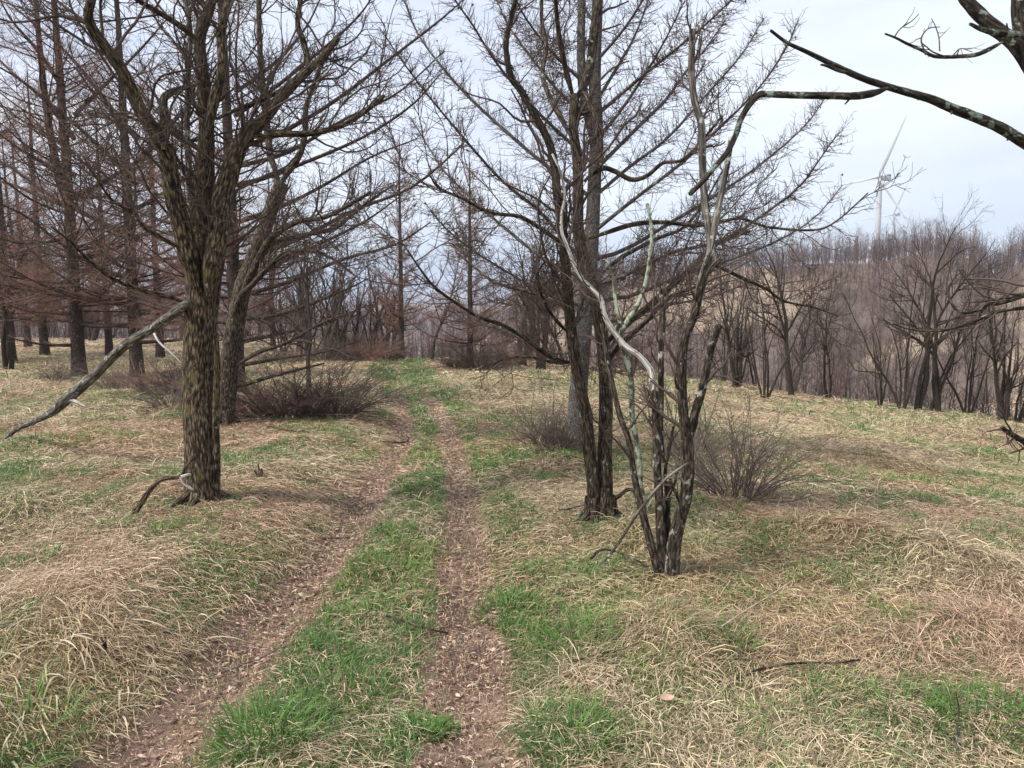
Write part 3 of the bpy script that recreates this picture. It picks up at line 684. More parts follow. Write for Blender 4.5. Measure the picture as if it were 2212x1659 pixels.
E_palelow = [limb([(1436, 1262), (1428, 1166), (1425, 1078), (1420, 1020), (1419, 960), (1416, 901), (1413, 845)], YE + .02, 10.5, 7.5, 0, 34)]
E_lich = [limb([(1388, 1070), (1383, 1043), (1381, 990), (1372, 937), (1366, 902), (1363, 813), (1352, 770), (1340, 735), (1344, 712)], YE + .2, 6, 6, .1, 30),
          limb([(1344, 716), (1337, 686), (1327, 636), (1325, 600), (1310, 560)], YE + .3, 5, 3, .2, 22),
          limb([(1342, 720), (1360, 686), (1377, 660), (1395, 610), (1404, 553), (1408, 500), (1398, 440)], YE + .3, 6, 3, .1, 26),
          ]
traced_tree('multi_stem_tree', 'clump of thin leaning stems with one white dead stem, nearest right of the track', 'tree', bE,
    [('trunk', bark_mat('lichened_dark_bark', (.014, .011, .009), (.065, .048, .036), (.19, .15, .115), lich=.115, lichen=(.40, .42, .36)), 20, .07, E_dark + E_palelow), ('dead_stem', M_bark_log, 14, .06, E_dead), ('white_stem', M_bark_pale, 14, .05, E_pale), ('lichen_stem', M_bark_lich, 12, .05, E_lich)],
    twigs=twigger(50, (.2, .7), 240, (.1, .3), 700, (.04, .15), .0012, 24, trange=(.45, 1), zmin=.5), tw_mat=M_twig)

# --- tree standing outside the right edge, its limbs reaching in
YR = 3.9
bR = np.array([3.15, YR, float(ground_z(3.15, YR))])
R_trunk = [(spline(np.array([[3.15, YR, bR[2] - .1], [3.12, YR, .6], [3.05, YR, 1.4], [2.86, YR, 2.45], [2.72, YR + .02, 2.85]]), 40), np.linspace(.10, .052, 40))]
R_limb = [limb([(2222, 160), (2203, 110), (2180, 85), (2140, 55), (2090, 5), (2050, -60), (2000, -180)], YR + .02, 17, 9, .1, 30),
          limb([(2215, 135), (2205, 70), (2200, 0), (2202, -150)], YR + .02, 14, 11, .1, 22),
          limb([(2212, 75), (2160, 72), (2122, 64), (2096, 52)], YR, 9, 3, -.3, 20),
          limb([(2170, 88), (2140, 105), (2110, 118), (2070, 122), (2020, 122), (1990, 108), (1960, 95), (1935, 82), (1912, 73)], YR, 5.5, 1.8, -.35, 34),
          limb([(2300, 380), (2250, 330), (2205, 303), (2165, 278), (2120, 258), (2060, 235), (2010, 214), (1960, 200), (1918, 188), (1860, 168), (1800, 140), (1745, 113), (1700, 92), (1665, 66)], YR - .3, 14, 2.8, -.5, 60),
          limb([(1918, 190), (1890, 200), (1850, 207), (1790, 207), (1720, 206), (1660, 204), (1640, 205), (1620, 225), (1600, 258), (1590, 290), (1570, 330), (1540, 365), (1522, 388), (1490, 420)], YR - .68, 8, 5, .1, 60),
          limb([(1838, 160), (1810, 152), (1785, 142), (1774, 140)], YR - .7, 4, 2, -.1, 16),
          limb([(2320, 600), (2250, 622), (2212, 638), (2160, 655), (2130, 660), (2105, 700)], YR + .3, 8, 2, .4, 30),
          limb([(2300, 660), (2212, 665), (2150, 675), (2090, 700), (2030, 715), (1970, 712), (1930, 700)], YR + .4, 4.5, 1.5, .5, 30),
          limb([(2125, 668), (2085, 676), (2060, 662), (2048, 630), (2062, 600), (2080, 580)], YR + .45, 4, 1.5, .3, 26),
          limb([(2330, 1000), (2270, 985), (2215, 955), (2185, 938), (2165, 925)], YR - .4, 8, 5, -.2, 22)]
R_tw = [limb([(1932, 80), (1945, 62), (1970, 45), (1985, 30)], YR - .3, 1.6, .8, 0, 14), limb([(2000, 118), (1990, 85), (2005, 62), (2030, 58)], YR - .25, 2, .9, .1, 16), limb([(2030, 110), (2028, 80), (2020, 55), (2012, 40)], YR - .2, 1.6, .8, .1, 14), limb([(2040, 122), (2015, 112), (2000, 100), (1990, 92)], YR - .2, 1.8, 1, -.1, 14), limb([(2060, 118), (2075, 105), (2100, 112)], YR - .1, 1.4, .8, -.1, 12)]
def right_twigs(P, R):
    rg = np.random.default_rng(29); g = Geo()
    for p, r in R_tw: tubes(g, p, r, 5)
    for p, r in R_tw:
        P1, R1 = sprout(p[None], r[None], 3, (.3, 1), (.05, .14), (30, 70), .2, .02, 5, .7, .001, rg); tubes(g, P1, R1, 4)
    low = [i for i in range(len(P)) if P[i][:, 2].max() < EYE + .35]
    P1, R1 = sprout(P[low], R[low], 40, (.2, 1), (.15, .5), (25, 60), .17, .02, 7, .5, .0018, rg); tubes(g, P1, R1, 4)
    P2, R2 = sprout(P1, R1, 120, (.2, 1), (.06, .2), (25, 60), .2, .02, 5, .7, .001, rg); tubes(g, P2, R2, 3)
    stub = [i for i in range(len(P)) if P[i][:, 2].max() >= EYE + .35]
    P1, R1 = sprout(P[stub], R[stub], 26, (.1, .95), (.02, .07), (40, 80), .1, .02, 4, .4, .002, rg); tubes(g, P1, R1, 4)
    return g
traced_tree('bare_tree', 'lichen-covered bare tree at the right edge whose long limb arches across the sky', 'tree', bR,
    [('trunk', M_bark_dark, 22, .06, R_trunk), ('limb', bark_mat('lichen_limb_bark', (.012, .010, .008), (.045, .035, .027), (.105, .085, .065), lich=.13, lichen=(.26, .31, .25)), 14, .09, R_limb)],
    twigs=right_twigs, tw_mat=M_twig)
print('traced trees', time.time() - T0)

# ------------------------------------------------------------------ larches
def larch_geo(H, r, Lmax, nb, ns, nt, rmin, rg, stems=None, low=.05, curve=.05, kink=.02, fork=None, secl=(.10, .34), terl=(.05, .16), extra=None):
    """returns trunk Geo, branch Geo, twig Geo for a larch of height H standing at the origin"""
    tg, cg = Geo(), Geo()
    K = 30; zz = np.linspace(0, 1, K)
    cx, cy = np.cumsum(rg.normal(0, kink * H / K, K)), np.cumsum(rg.normal(0, kink * H / K, K))
    P = np.stack([cx * zz, cy * zz, zz * H - .05], -1); R = r * (1 - zz) ** .8 + .006; R[0] *= 1.25; R[1] *= 1.08
    stems_ = [(P, R)]
    if fork:
        z0, dx = fork
        k0 = int(z0 * K); t = np.linspace(0, 1, 20); p0 = P[k0]
        Q = np.stack([p0[0] + dx * (1 - np.exp(-5 * t)), p0[1] + 0 * t, p0[2] + t * (H - p0[2]) * .95], -1)
        stems_.append((Q, R[k0] * .8 * (1 - t) ** .8 + .006))
    for p, q in stems_: tubes(tg, p, q, 12, .03)
    Bp, Br, Bl = [], [], []
    for p, q in stems_:
        n = nb if p is P else nb // 2
        h = low + (1 - low) * rg.random(n) ** 1.1 * .97
        if p is not P: h = np.maximum(h, .05)
        f = h * (len(p) - 1); i = np.minimum(f.astype(int), len(p) - 2); fr = (f - i)[:, None]
        p0 = p[i] * (1 - fr) + p[i + 1] * fr; rl = q[i]
        hz = p0[:, 2] / H
        az = rg.random(n) * 6.28; el = np.radians(-8 + 38 * hz + rg.normal(0, 7, n))
        D = np.stack([np.cos(az) * np.cos(el), np.sin(az) * np.cos(el), np.sin(el)], -1)
        ln = Lmax * (np.clip(1 - hz, .04, 1) ** .75) * (.5 + .5 * rg.random(n)); ln = np.where(hz < .12, ln * .7, ln)
        b0 = np.clip(ln * .0105, rmin * 1.8, rl * .6)
        bp, br = grow(p0, D, ln, 16, .04, curve, b0, np.maximum(b0 * .25, rmin), rg)
        Bp.append(bp); Br.append(br)
    Bp, Br = np.concatenate(Bp), np.concatenate(Br)
    if extra is not None: Bp = np.concatenate([Bp, extra[0]]); Br = np.concatenate([Br, extra[1]])
    tubes(tg, Bp, Br, 6, .05)
    n = len(Bp)
    S1, Q1 = sprout(Bp, Br, ns, (.12, 1), (secl[0] * Lmax, secl[1] * Lmax), (38, 75), .10, .05, 7, .5, rmin, rg, flat=.45, fall=.6, rmax=rmin * 1.8)
    tubes(cg, S1, Q1, 3)
    S2, Q2 = sprout(S1, Q1, nt, (.08, 1), (terl[0] * Lmax, terl[1] * Lmax), (30, 75), .16, .03, 4, .75, rmin * .8, rg, flat=.3)
    tubes(cg, S2, Q2, 3)
    return tg, cg, S1, S2
def cones(g, S, n, rg, size):
    p = S[rg.integers(0, len(S), n), rg.integers(1, S.shape[1], n)] + rg.normal(0, .006, (n, 3))
    o = np.array([[0, 0, 1.3], [1, 0, 0], [0, 1, 0], [-1, 0, 0], [0, -1, 0], [0, 0, -1.1]]) * size
    V = p[:, None] + o[None] * (.7 + .6 * rg.random((n, 1, 1)))
    F_ = np.array([[0, 1, 2], [0, 2, 3], [0, 3, 4], [0, 4, 1], [5, 2, 1], [5, 3, 2], [5, 4, 3], [5, 1, 4]])
    g.add(V, None, (np.arange(n) * 6)[:, None, None] + F_[None])
def larch(name, label, loc, geos, mats=(M_bark_larch, M_twig_red), group=None):
    root = thing(name, label, 'larch tree', loc, group)
    geos[0].build('trunk', mats[0], root); geos[1].build('crown', mats[1], root)
    return root

rl_ = np.random.default_rng(33)
# near grey larch behind the twin-trunk tree; its long limbs are the ones seen against the sky
bG = base_of(1245, 980); YG = bG[1]
gt = [limb([(1245, 995), (1247, 900), (1252, 813), (1262, 700), (1272, 600), (1278, 520), (1283, 420), (1287, 333), (1288, 260), (1285, 180), (1287, 90), (1291, 0), (1294, -200), (1297, -500)], YG, 24, 9, 0, 60)]
gt[0][1][:] = np.interp(np.linspace(0, 1, 60), [0, .03, .12, .35, .6, 1], [27, 22, 19.5, 15, 12.5, 6]) * YG / F
gt2 = [limb([(1285, 300), (1268, 240), (1258, 180), (1255, 100), (1257, 0), (1258, -200), (1262, -450)], YG - .05, 11, 6, .1, 36)]
LB = [([(1262, 555), (1230, 533), (1170, 460), (1087, 393), (1003, 300), (920, 200), (864, 125), (820, 60)], 5.5, -.6),
      ([(1268, 420), (1183, 360), (1103, 293), (1003, 200), (913, 90), (880, 20), (860, -60)], 5.5, .5),
      ([(1270, 345), (1223, 300), (1153, 233), (1070, 133), (1023, 57), (977, -10), (950, -80)], 5, -.4),
      ([(1262, 600), (1190, 570), (1100, 500), (1030, 440), (960, 370), (915, 300), (890, 260)], 5, .9),
      ([(1265, 250), (1200, 190), (1130, 100), (1090, 40), (1060, -40)], 4.5, .6),
      ([(1262, 180), (1190, 110), (1130, 30), (1100, -40)], 4.5, -.5),
      ([(1258, 660), (1190, 640), (1100, 590), (1020, 540), (960, 490), (920, 440)], 4.5, -.9),
      ([(1255, 760), (1180, 760), (1100, 720), (1010, 690), (950, 660)], 4.5, .8),
      ([(1288, 365), (1370, 283), (1437, 217), (1474, 165), (1520, 110), (1570, 40)], 5.5, .5),
      ([(1283, 500), (1310, 478), (1387, 417), (1475, 350), (1560, 270), (1640, 190), (1700, 100), (1725, 40)], 6, -.5),
      ([(1290, 300), (1340, 240), (1400, 150), (1440, 80), (1480, 0)], 5, -.5),
      ([(1280, 560), (1350, 540), (1450, 480), (1550, 420), (1650, 350), (1740, 270), (1790, 200)], 6, .8),
      ([(1275, 620), (1360, 590), (1450, 545), (1560, 520), (1660, 455), (1730, 400), (1780, 330), (1810, 290)], 6, -.7),
      ([(1288, 220), (1330, 150), (1370, 80), (1400, 0), (1420, -80)], 4.5, .4),
      ([(1270, 650), (1360, 640), (1460, 600), (1580, 560), (1680, 520), (1760, 470), (1820, 400)], 5.5, .3),
      ([(1290, 130), (1350, 60), (1400, -20), (1440, -90)], 4.5, -.5),
      ([(1265, 700), (1350, 690), (1440, 660), (1540, 640), (1640, 600)], 5, 1.0),
      ([(1290, 420), (1360, 360), (1440, 300), (1530, 200), (1600, 120), (1650, 40)], 5, 1.0),
      ([(1288, 250), (1380, 170), (1480, 90), (1560, 20), (1620, -50)], 5, -1.0),
      ([(1290, 60), (1250, 0), (1200, -60)], 4, .5)]
exP, exR = [], []
for pts, r0, dy in LB:
    p, q = limb(pts, YG, r0 * .85, 1.0, dy * 2.0, 16); exP.append(p - bG); exR.append(q)
tg0, cg, S1, S2 = larch_geo(7.5, .11, 2.0, 48, 6200, 22000, .0019, rl_, low=.12, secl=(.06, .28), terl=(.02, .085), extra=(np.array(exP), np.array(exR)))
tg = Geo(); tubes(tg, np.array(exP), np.array(exR), 7, .05)
for p, q in gt + gt2 + flare(bG, .12, 7, rgT): tubes(tg, p - bG, q, 22, .03)
cones(cg, S1, 330, rl_, .011)
larch('larch_tree', 'grey-barked bare larch with long straight rising limbs behind the dark twin-trunked tree', bG, (tg, cg), (M_bark_grey, twig_mat('larch_twig', (.06, .042, .035), (.13, .082, .065))))
# twigs thicken towards the ends of the long traced limbs: extra fine sprays
# larch with the forked top at the left, and the others
vars_ = []
for i in range(4):
    r_ = np.random.default_rng(50 + i)
    H = 11.0
    g1, g2, s1, s2 = larch_geo(H, .145, 3.7, 110, 3800, 12000, .0026, r_, fork=(.34, -.45) if i == 0 else None, low=.11, secl=(.05, .22), terl=(.02, .085))
    cones(g2, s1, 120, r_, .014)
    vars_.append((g1.mesh('larch_trunk', M_bark_larch), g2.mesh('larch_crown', M_twig_red)))
def put_larch(i, u, v, H, rz, label, group=None, Y=None, sx=1.0, twm=None):
    if Y is None: p = base_of(u, v)
    else: p = at(u, v, Y); p[2] = float(ground_z(p[0], p[1]))
    s = H / 11.0
    root = thing('larch_tree', label, 'larch tree', tuple(p), group)
    for nm, m in zip(('trunk', 'crown'), vars_[i]):
        o = bpy.data.objects.new(nm, m); C.collection.objects.link(o); o.parent = root
    root.rotation_euler = (0, 0, rz); root.scale = (s * sx, s * sx, s)
    return root, p
for i in (4, 5):
    r_ = np.random.default_rng(50 + i)
    g1, g2, s1, s2 = larch_geo(11.0, .15, 4.0 if i == 5 else 3.4, 85, 3400, 9000, .0062, r_, low=.10, secl=(.05, .2), terl=(.02, .09), curve=.06)
    vars_.append((g1.mesh('larch_trunk', M_bark_larch), g2.mesh('larch_crown', M_twig_red)))
def long_limbs(base, defs, m, label_seed):
    P_, R_ = [], []
    for pts, r0, dy in defs:
        p, q = limb(pts, base[1], r0, 1.2, dy, 16); P_.append(p - base); R_.append(q)
    P_, R_ = np.array(P_), np.array(R_); rg = np.random.default_rng(label_seed)
    g = Geo(); tubes(g, P_, R_, 7, .05)
    n = int(np.linalg.norm(np.diff(P_, axis=1), axis=-1).sum() * 20)
    S1, Q1 = sprout(P_, R_, n, (.1, 1), (.15, .75), (35, 75), .11, .05, 7, .5, .0024, rg, flat=.4, fall=.5, rmax=.006)
    h = Geo(); tubes(h, S1, Q1, 3)
    S2, Q2 = sprout(S1, Q1, int(n * 2.4), (.08, 1), (.06, .28), (30, 75), .16, .03, 4, .75, .002, rg, flat=.3, rmax=.004); tubes(h, S2, Q2, 3)
    return g, h
def add_limbs(root, base, defs, seed, tm=None):
    g, h = long_limbs(np.array(base), defs, None, seed)
    for nm, geo, m in (('long_limb', g, M_bark_larch), ('limb_twigs', h, tm or M_twig)):
        o = geo.build(nm, m); o.parent = root
        o.matrix_parent_inverse = (mathutils.Matrix.Rotation(root.rotation_euler[2], 4, 'Z') @ mathutils.Matrix.Diagonal((*root.scale, 1))).inverted()
rt, pb = put_larch(0, 172, 815, 11.5, 0, 'tall reddish larch whose trunk forks into two tops, at the left of the field')
add_limbs(rt, pb, [([(165, 380), (110, 360), (40, 320), (-40, 260)], 6, -1.0), ([(168, 450), (100, 430), (30, 400), (-50, 380)], 6, .8), ([(160, 300), (100, 220), (30, 160), (-40, 90)], 5.5, 1.0), ([(170, 500), (120, 520), (40, 525), (-40, 500)], 5.5, -1.0),
    ([(170, 620), (110, 630), (40, 650), (-30, 660)], 5.5, 1.0), ([(170, 700), (230, 705), (330, 690), (420, 670)], 5, -1.2), ([(168, 560), (230, 545), (320, 500), (400, 440)], 5.5, 1.2), ([(165, 420), (230, 390), (320, 330), (400, 260)], 5.5, -1.0), ([(172, 745), (100, 745), (20, 730)], 4.5, -1.0), ([(160, 250), (220, 190), (300, 110), (370, 30)], 5, .8), ([(140, 200), (90, 120), (30, 50), (0, 0)], 5, -.6)], 63, M_twig_red)
rt, pb = put_larch(1, 297, 818, 11.0, 1.1, 'straight dark larch standing between the fork-topped larch and the stout tree')
add_limbs(rt, pb, [([(297, 600), (240, 590), (150, 540), (60, 470), (0, 440)], 6, -1.5), ([(297, 520), (220, 480), (120, 430), (20, 360), (-40, 330)], 6, .8), ([(297, 660), (220, 650), (110, 620), (0, 580)], 5.5, -1.2),
    ([(297, 705), (200, 700), (100, 680), (0, 640)], 5, 1.0), ([(297, 560), (360, 560), (450, 540), (540, 500)], 5, 1.2), ([(297, 740), (380, 735), (470, 720)], 4.5, -1.0), ([(297, 400), (230, 330), (140, 250), (40, 170), (-30, 130)], 5.5, -.9),
    ([(297, 300), (230, 220), (150, 120), (60, 40), (0, -10)], 5, 1.0), ([(297, 640), (360, 640), (450, 620), (560, 600)], 5, -1.5), ([(297, 450), (380, 400), (470, 330), (560, 250)], 5, -1.0), ([(297, 345), (370, 270), (440, 180), (500, 90)], 5, 1.0)], 62, M_twig_red)
rt, pb = put_larch(2, 515, 850, 9.5, 2.3, 'dark-trunked larch directly behind the stout rough-barked tree')
add_limbs(rt, pb, [([(515, 575), (560, 550), (654, 512), (767, 453), (880, 410), (960, 349), (1010, 300)], 6.5, -1.5),
    ([(515, 610), (600, 570), (663, 540), (785, 480), (870, 420)], 6, .8), ([(512, 400), (570, 385), (663, 349), (785, 296), (890, 227), (950, 160)], 6, -1.0),
    ([(510, 320), (600, 290), (720, 220), (837, 131), (950, 44), (1000, 0)], 6, .8), ([(515, 690), (600, 680), (723, 636), (800, 600)], 5, -1.2),
    ([(515, 740), (600, 722), (700, 700), (790, 660)], 5, .9), ([(508, 250), (580, 200), (680, 120), (770, 40), (820, -30)], 5, -.8),
    ([(512, 480), (600, 450), (700, 400), (800, 340), (900, 300)], 5.5, 1.5), ([(515, 640), (620, 610), (740, 560), (850, 530), (930, 480)], 5.5, -2.0),
    ([(508, 200), (600, 130), (660, 60), (700, -20)], 4.5, .6), ([(510, 360), (620, 330), (740, 260), (860, 200), (960, 110)], 5, 2.0),
    ([(515, 520), (440, 500), (330, 470), (240, 430), (170, 380)], 5, 1.2), ([(512, 420), (420, 380), (320, 310), (240, 240)], 5, -1.0), ([(515, 790), (600, 775), (700, 760), (780, 735)], 4.5, -.8)], 61)
put_larch(4, 868, 777, 8.0, .7, 'slender reddish larch at the far end of the track', sx=.95)
put_larch(5, 1016, 798, 5.8, 3.6, 'short spreading larch with a thicket round its foot, right of the track end', sx=1.15)
Lg = 'reddish larches crowding behind the field at the left'
for k, (u, Y, H, i) in enumerate([(20, 24, 11, 2), (95, 30, 11, 3), (-60, 26, 12, 1), (235, 31, 10, 1), (345, 28, 10, 2), (60, 38, 11, 0), (420, 36, 9, 3), (590, 33, 8, 0), (-160, 30, 12, 0), (500, 42, 9, 1)]):
    put_larch(i, u, 740, H, k * 1.3, 'reddish bare larch in the dense row behind the left side of the field', Lg, Y=Y, sx=1.1)
print('larches', time.time() - T0)

# ------------------------------------------------------------------ other bare trees
def bare_geo(H, r, nstem, spread, rg, rmin=.004, n1=24, n2=150, n3=330, wob=.10):
    tg, cg = Geo(), Geo()
    a = rg.random(nstem) * 6.28; tl = np.radians(3 + spread * rg.random(nstem))
    D = np.stack([np.sin(tl) * np.cos(a), np.sin(tl) * np.sin(a), np.cos(tl)], -1)
    p0 = np.stack([np.cos(a), np.sin(a), 0 * a], -1) * r * (.8 if nstem > 1 else 0); p0[:, 2] = -.15
    ln = H * (.6 + .4 * rg.random(nstem)); ln[0] = H
    r0 = r * (.55 + .45 * rg.random(nstem)); r0[0] = r
    P, R = grow(p0, D, ln, 16, wob, .035, r0, np.full(nstem, rmin * 1.5), rg)
    R[:, 0] *= 1.25
    tubes(tg, P, R, 8, .06)
    P1, R1 = sprout(P, R, n1, (.25, .97), (.22 * H, .5 * H), (25, 60), .14, .06, 9, .55, rmin * 1.5, rg, fall=.5)
    tubes(tg, P1, R1, 5)
    P2, R2 = sprout(np.concatenate([P1]), R1, n2, (.15, 1), (.06 * H, .2 * H), (25, 60), .16, .05, 6, .6, rmin, rg); tubes(cg, P2, R2, 3)
    P3, R3 = sprout(P2, R2, n3, (.1, 1), (.03 * H, .09 * H), (25, 65), .18, .03, 4, .75, rmin * .75, rg); tubes(cg, P3, R3, 3)
    return tg, cg
bare = []
for i, (ns, sp, r) in enumerate([(1, 6, .13), (3, 20, .11), (2, 14, .13), (4, 26, .085), (2, 20, .10), (1, 12, .09), (5, 18, .06)]):
    g1, g2 = bare_geo(6.0, r, ns, sp, np.random.default_rng(80 + i))
    bare.append((g1.mesh('bare_trunk', M_wood2), g2.mesh('bare_crown', M_twig_grey if i % 2 else M_twig)))
def put_bare(i, p, H, rz, label, group=None, sx=1.0):
    s = H / 6.0
    root = thing('bare_tree', label, 'tree', tuple(p), group)
    for nm, m in zip(('trunk', 'crown'), bare[i]):
        o = bpy.data.objects.new(nm, m); C.collection.objects.link(o); o.parent = root
    root.rotation_euler = (0, 0, rz); root.scale = (s * sx, s * sx, s)
    return root
row = [(1592, 838, 4.6, 1, 'forked bare tree at the field edge just right of the white-stemmed clump'),
       (1652, 864, 4.2, 5, 'slim single-stemmed bare tree second along the right field edge'),
       (1713, 856, 5.0, 2, 'bare tree with two thick dark trunks on the right field edge'),
       (1788, 862, 3.6, 4, 'low bare tree leaning right, left of the fan-shaped tree'),
       (1852, 868, 5.2, 3, 'fan-shaped many-stemmed bare tree below the wind turbines'),
       (1900, 878, 3.2, 5, 'thin bare sapling just right of the fan-shaped tree'),
       (1948, 884, 4.6, 5, 'narrow dark bare tree close left of the thick straight trunk'),
       (1974, 886, 5.6, 0, 'tall bare tree with a thick straight trunk on the right field edge'),
       (2008, 886, 4.4, 4, 'forked bare tree directly right of the thick straight trunk'),
       (2034, 892, 5.2, 2, 'broad bare tree with a heavy slanting trunk near the right edge'),
       (2090, 897, 4.4, 5, 'slender bare tree leaning right near the right picture edge'),
       (2166, 912, 4.8, 1, 'crooked bare tree standing where the grass bank drops at the right'),
       (2196, 914, 4.2, 4, 'outermost bare tree of the right field edge, bent to the right')]
row = [(u, v, H, {1: 1, 5: 6, 2: 2, 4: 4, 3: 3, 0: 2}[i], l) for u, v, H, i, l in row]
for k, (u, v, H, i, lab) in enumerate(row):
    put_bare(i, base_of(u, v), H * .88, k * 1.7 + .4, lab, 'bare trees along the field edge', sx=.8)
mid_ = [(932, 778, 4.0, 5, 'dark straight bare tree in the gap beyond the end of the track'), (1130, 794, 5.0, 2, 'dark forked bare tree right of the short spreading larch'),
        (1168, 800, 4.6, 1, 'bare tree half hidden by the twin trunks, beyond the field'), (12, 800, 4.6, 2, 'crooked dark tree at the left picture edge in the straw grass'),
        (672, 872, 2.9, 5, 'thin straight sapling rising from the dark bush left of the track')]
for k, (u, v, H, i, lab) in enumerate(mid_):
    put_bare(i, base_of(u, v), H, k * 2.1, lab)
Bg = 'thin crooked trees at the crest left of the track end'
rb = np.random.default_rng(91)
for k in range(13):
    u = 610 + 250 * (k + .6 * rb.random()) / 13; Y = 25.5 + 8 * rb.random()
    p = at(u, 770, Y); p[2] = float(ground_z(p[0], p[1]))
    put_bare([6, 3, 1, 6, 4][k % 5], p, 3.6 + 1.6 * rb.random(), rb.random() * 6.28, 'thin crooked bare tree in the thicket at the crest left of the track end', Bg)
for k in range(16):
    u = 1540 + 700 * (k + .8 * rb.random()) / 16; v = np.interp(u, [1540, 1800, 2212], [838, 862, 916]) - 6
    p = base_of(u, v); p = np.array([p[0] * 1.06, p[1] * 1.06, 0]); p[2] = float(ground_z(p[0], p[1]))
    put_bare([6, 3, 4, 6][k % 4], p, 2.4 + 1.4 * rb.random(), rb.random() * 6.28, 'spindly young tree in the thicket among the bigger trees of the right field edge', 'young trees along the right field edge', sx=.8)
Sg = 'bare trees on the slope just beyond the field'
for k in range(40):
    u = 1120 + 1250 * rb.random(); Y = 27 + 34 * rb.random() ** 1.3
    p = at(u, 770, Y); p[2] = float(ground_z(p[0], p[1]))
    put_bare(rb.integers(0, 7), p, 3.8 + 2.6 * rb.random(), rb.random() * 6.28, 'bare tree in the thin wood on the slope below the field', Sg)
for k in range(26):
    u = -250 + 950 * rb.random(); Y = 48 + 26 * rb.random()
    p = at(u, 770, Y); p[2] = float(ground_z(p[0], p[1]))
    put_bare(rb.integers(0, 7), p, 7 + 4 * rb.random(), rb.random() * 6.28, 'bare tree in the wood behind the larches at the left', 'bare trees behind the larches')
print('bare', time.time() - T0)

# ------------------------------------------------------------------ shrubs
def shrub_geo(h, n, rg, rmin=.0022, arch=-.06, n2=420, n3=700):
    g = Geo()
    a = rg.random(n) * 6.28; tl = np.radians(4 + 58 * rg.random(n) ** .8)
    D = np.stack([np.sin(tl) * np.cos(a), np.sin(tl) * np.sin(a), np.cos(tl)], -1); rr = .16 * h * np.sqrt(rg.random(n))
    p0 = np.stack([np.cos(a) * rr, np.sin(a) * rr, np.full(n, -.05)], -1)
    P, R = grow(p0, D, h * (.6 + .6 * rg.random(n)), 12, .09, arch * (.2 + 1.1 * rg.random(n)), .004 + .005 * rg.random(n), np.full(n, rmin), rg)
    tubes(g, P, R, 4)
    P2, R2 = sprout(P, R, n2, (.15, 1), (.12 * h, .42 * h), (25, 60), .14, -.01, 6, .6, rmin * .8, rg); tubes(g, P2, R2, 3)
    P3, R3 = sprout(P2, R2, n3, (.1, 1), (.05 * h, .16 * h), (25, 65), .18, 0, 4, .8, rmin * .7, rg); tubes(g, P3, R3, 3)
    return g
sh = [shrub_geo(1.0, n, np.random.default_rng(120 + i), rm, ar, n2, n3).mesh('shrub_stems', m) for i, (n, ar, m, n2, n3, rm) in enumerate([(80, -.10, M_twig, 900, 2000, .0022), (60, -.035, M_twig_grey, 620, 1500, .0014), (70, -.13, M_twig_red, 700, 1400, .0022), (34, -.02, M_twig_grey, 200, 300, .0016)])]
def shrub(i, u, v, h, rz, label, sx=1.2, group=None):
    p = base_of(u, v)
    o = bpy.data.objects.new('bare_shrub', sh[i]); C.collection.objects.link(o); o.location = p; o.rotation_euler = (0, 0, rz); o.scale = (h * sx, h * sx, h)
    tag(o, label, 'shrub', group); return o
shrub(0, 715, 905, .95, .3, 'dense dark arching bush at the left edge of the track', 1.5)
shrub(0, 610, 905, .95, 2.2, 'dark tangled bush between the larch trunk and the track-side bush', 1.6)
shrub(2, 560, 900, .75, 1.2, 'low dark bramble at the foot of the larch behind the stout tree', 1.7)
shrub(1, 1585, 1072, .98, .5, 'upright thorny shrub with fine grey stems in the field right of the white-stemmed clump', .85)
shrub(3, 1500, 985, .8, 1.9, 'thin tangled shrub behind the white-stemmed clump', 1.2)
shrub(1, 1180, 965, .8, 2.7, 'scrubby shrub leaning left at the foot of the grey larch', 1.1)
shrub(0, 1215, 975, .42, 4.1, 'low dark heap of twigs at the grey larch root', 1.7)
shrub(0, 1040, 800, 1.0, 3.3, 'round dark bush at the foot of the short spreading larch', 1.5)
shrub(0, 985, 796, .75, 5.0, 'small dark bush on the left of the short spreading larch', 1.4)
Bk = 'brambles under the larches at the left'
for k, (u, v, h, i) in enumerate([(255, 842, .7, 1), (340, 850, .8, 2), (375, 880, .7, 1), (120, 822, .6, 1), (400, 850, .8, 0)]):
    shrub(i, u, v, h, k * 1.1, 'wiry bramble in the undergrowth below the left larches', 1.4, Bk)
Ck = 'brush along the crest left of the track end'
for k, (u, v, h, i) in enumerate([(650, 782, .9, 2), (705, 780, 1.1, 1), (755, 780, 1.1, 0), (797, 779, 1.2, 2), (840, 778, 1.0, 0), (600, 785, .9, 1), (1110, 792, .8, 0), (1080, 796, .7, 2)]):
    shrub(i, u, v, h, k * 1.4, 'brown brush in the thicket at the crest beyond the field', 1.2, Ck)

# ------------------------------------------------------------------ fallen wood
def stick(name, label, pts, r0, r1, m, Yend=None, S=8, K=26, group=None, lift=.02, ridge=.05, extra=None):
    """a stick lying on the grass along the traced points (each dropped to the ground)"""
    q = []
    for i, (u, v) in enumerate(pts):
        p = ground_hit(u, v, ground_z); p = p + np.array([0, 0, lift]); q.append(p)
    P = spline(np.array(q), K); d = P[:, 1]
    R = np.linspace(r0, r1, K) * d / F
    g = Geo(); tubes(g, P, R, S, ridge, cap=True)
    for e in (extra or []):
        g2 = [ground_hit(u, v, ground_z) + np.array([0, 0, lift + h]) for u, v, h in e]
        Pe = spline(np.array(g2), 12); tubes(g, Pe, np.linspace(r0 * .7, r1 * .6, 12) * Pe[:, 1] / F, 6, ridge, cap=True)
    o = g.build(name, m, origin=P[0]); o.location = P[0]
    return tag(o, label, 'stick', group)
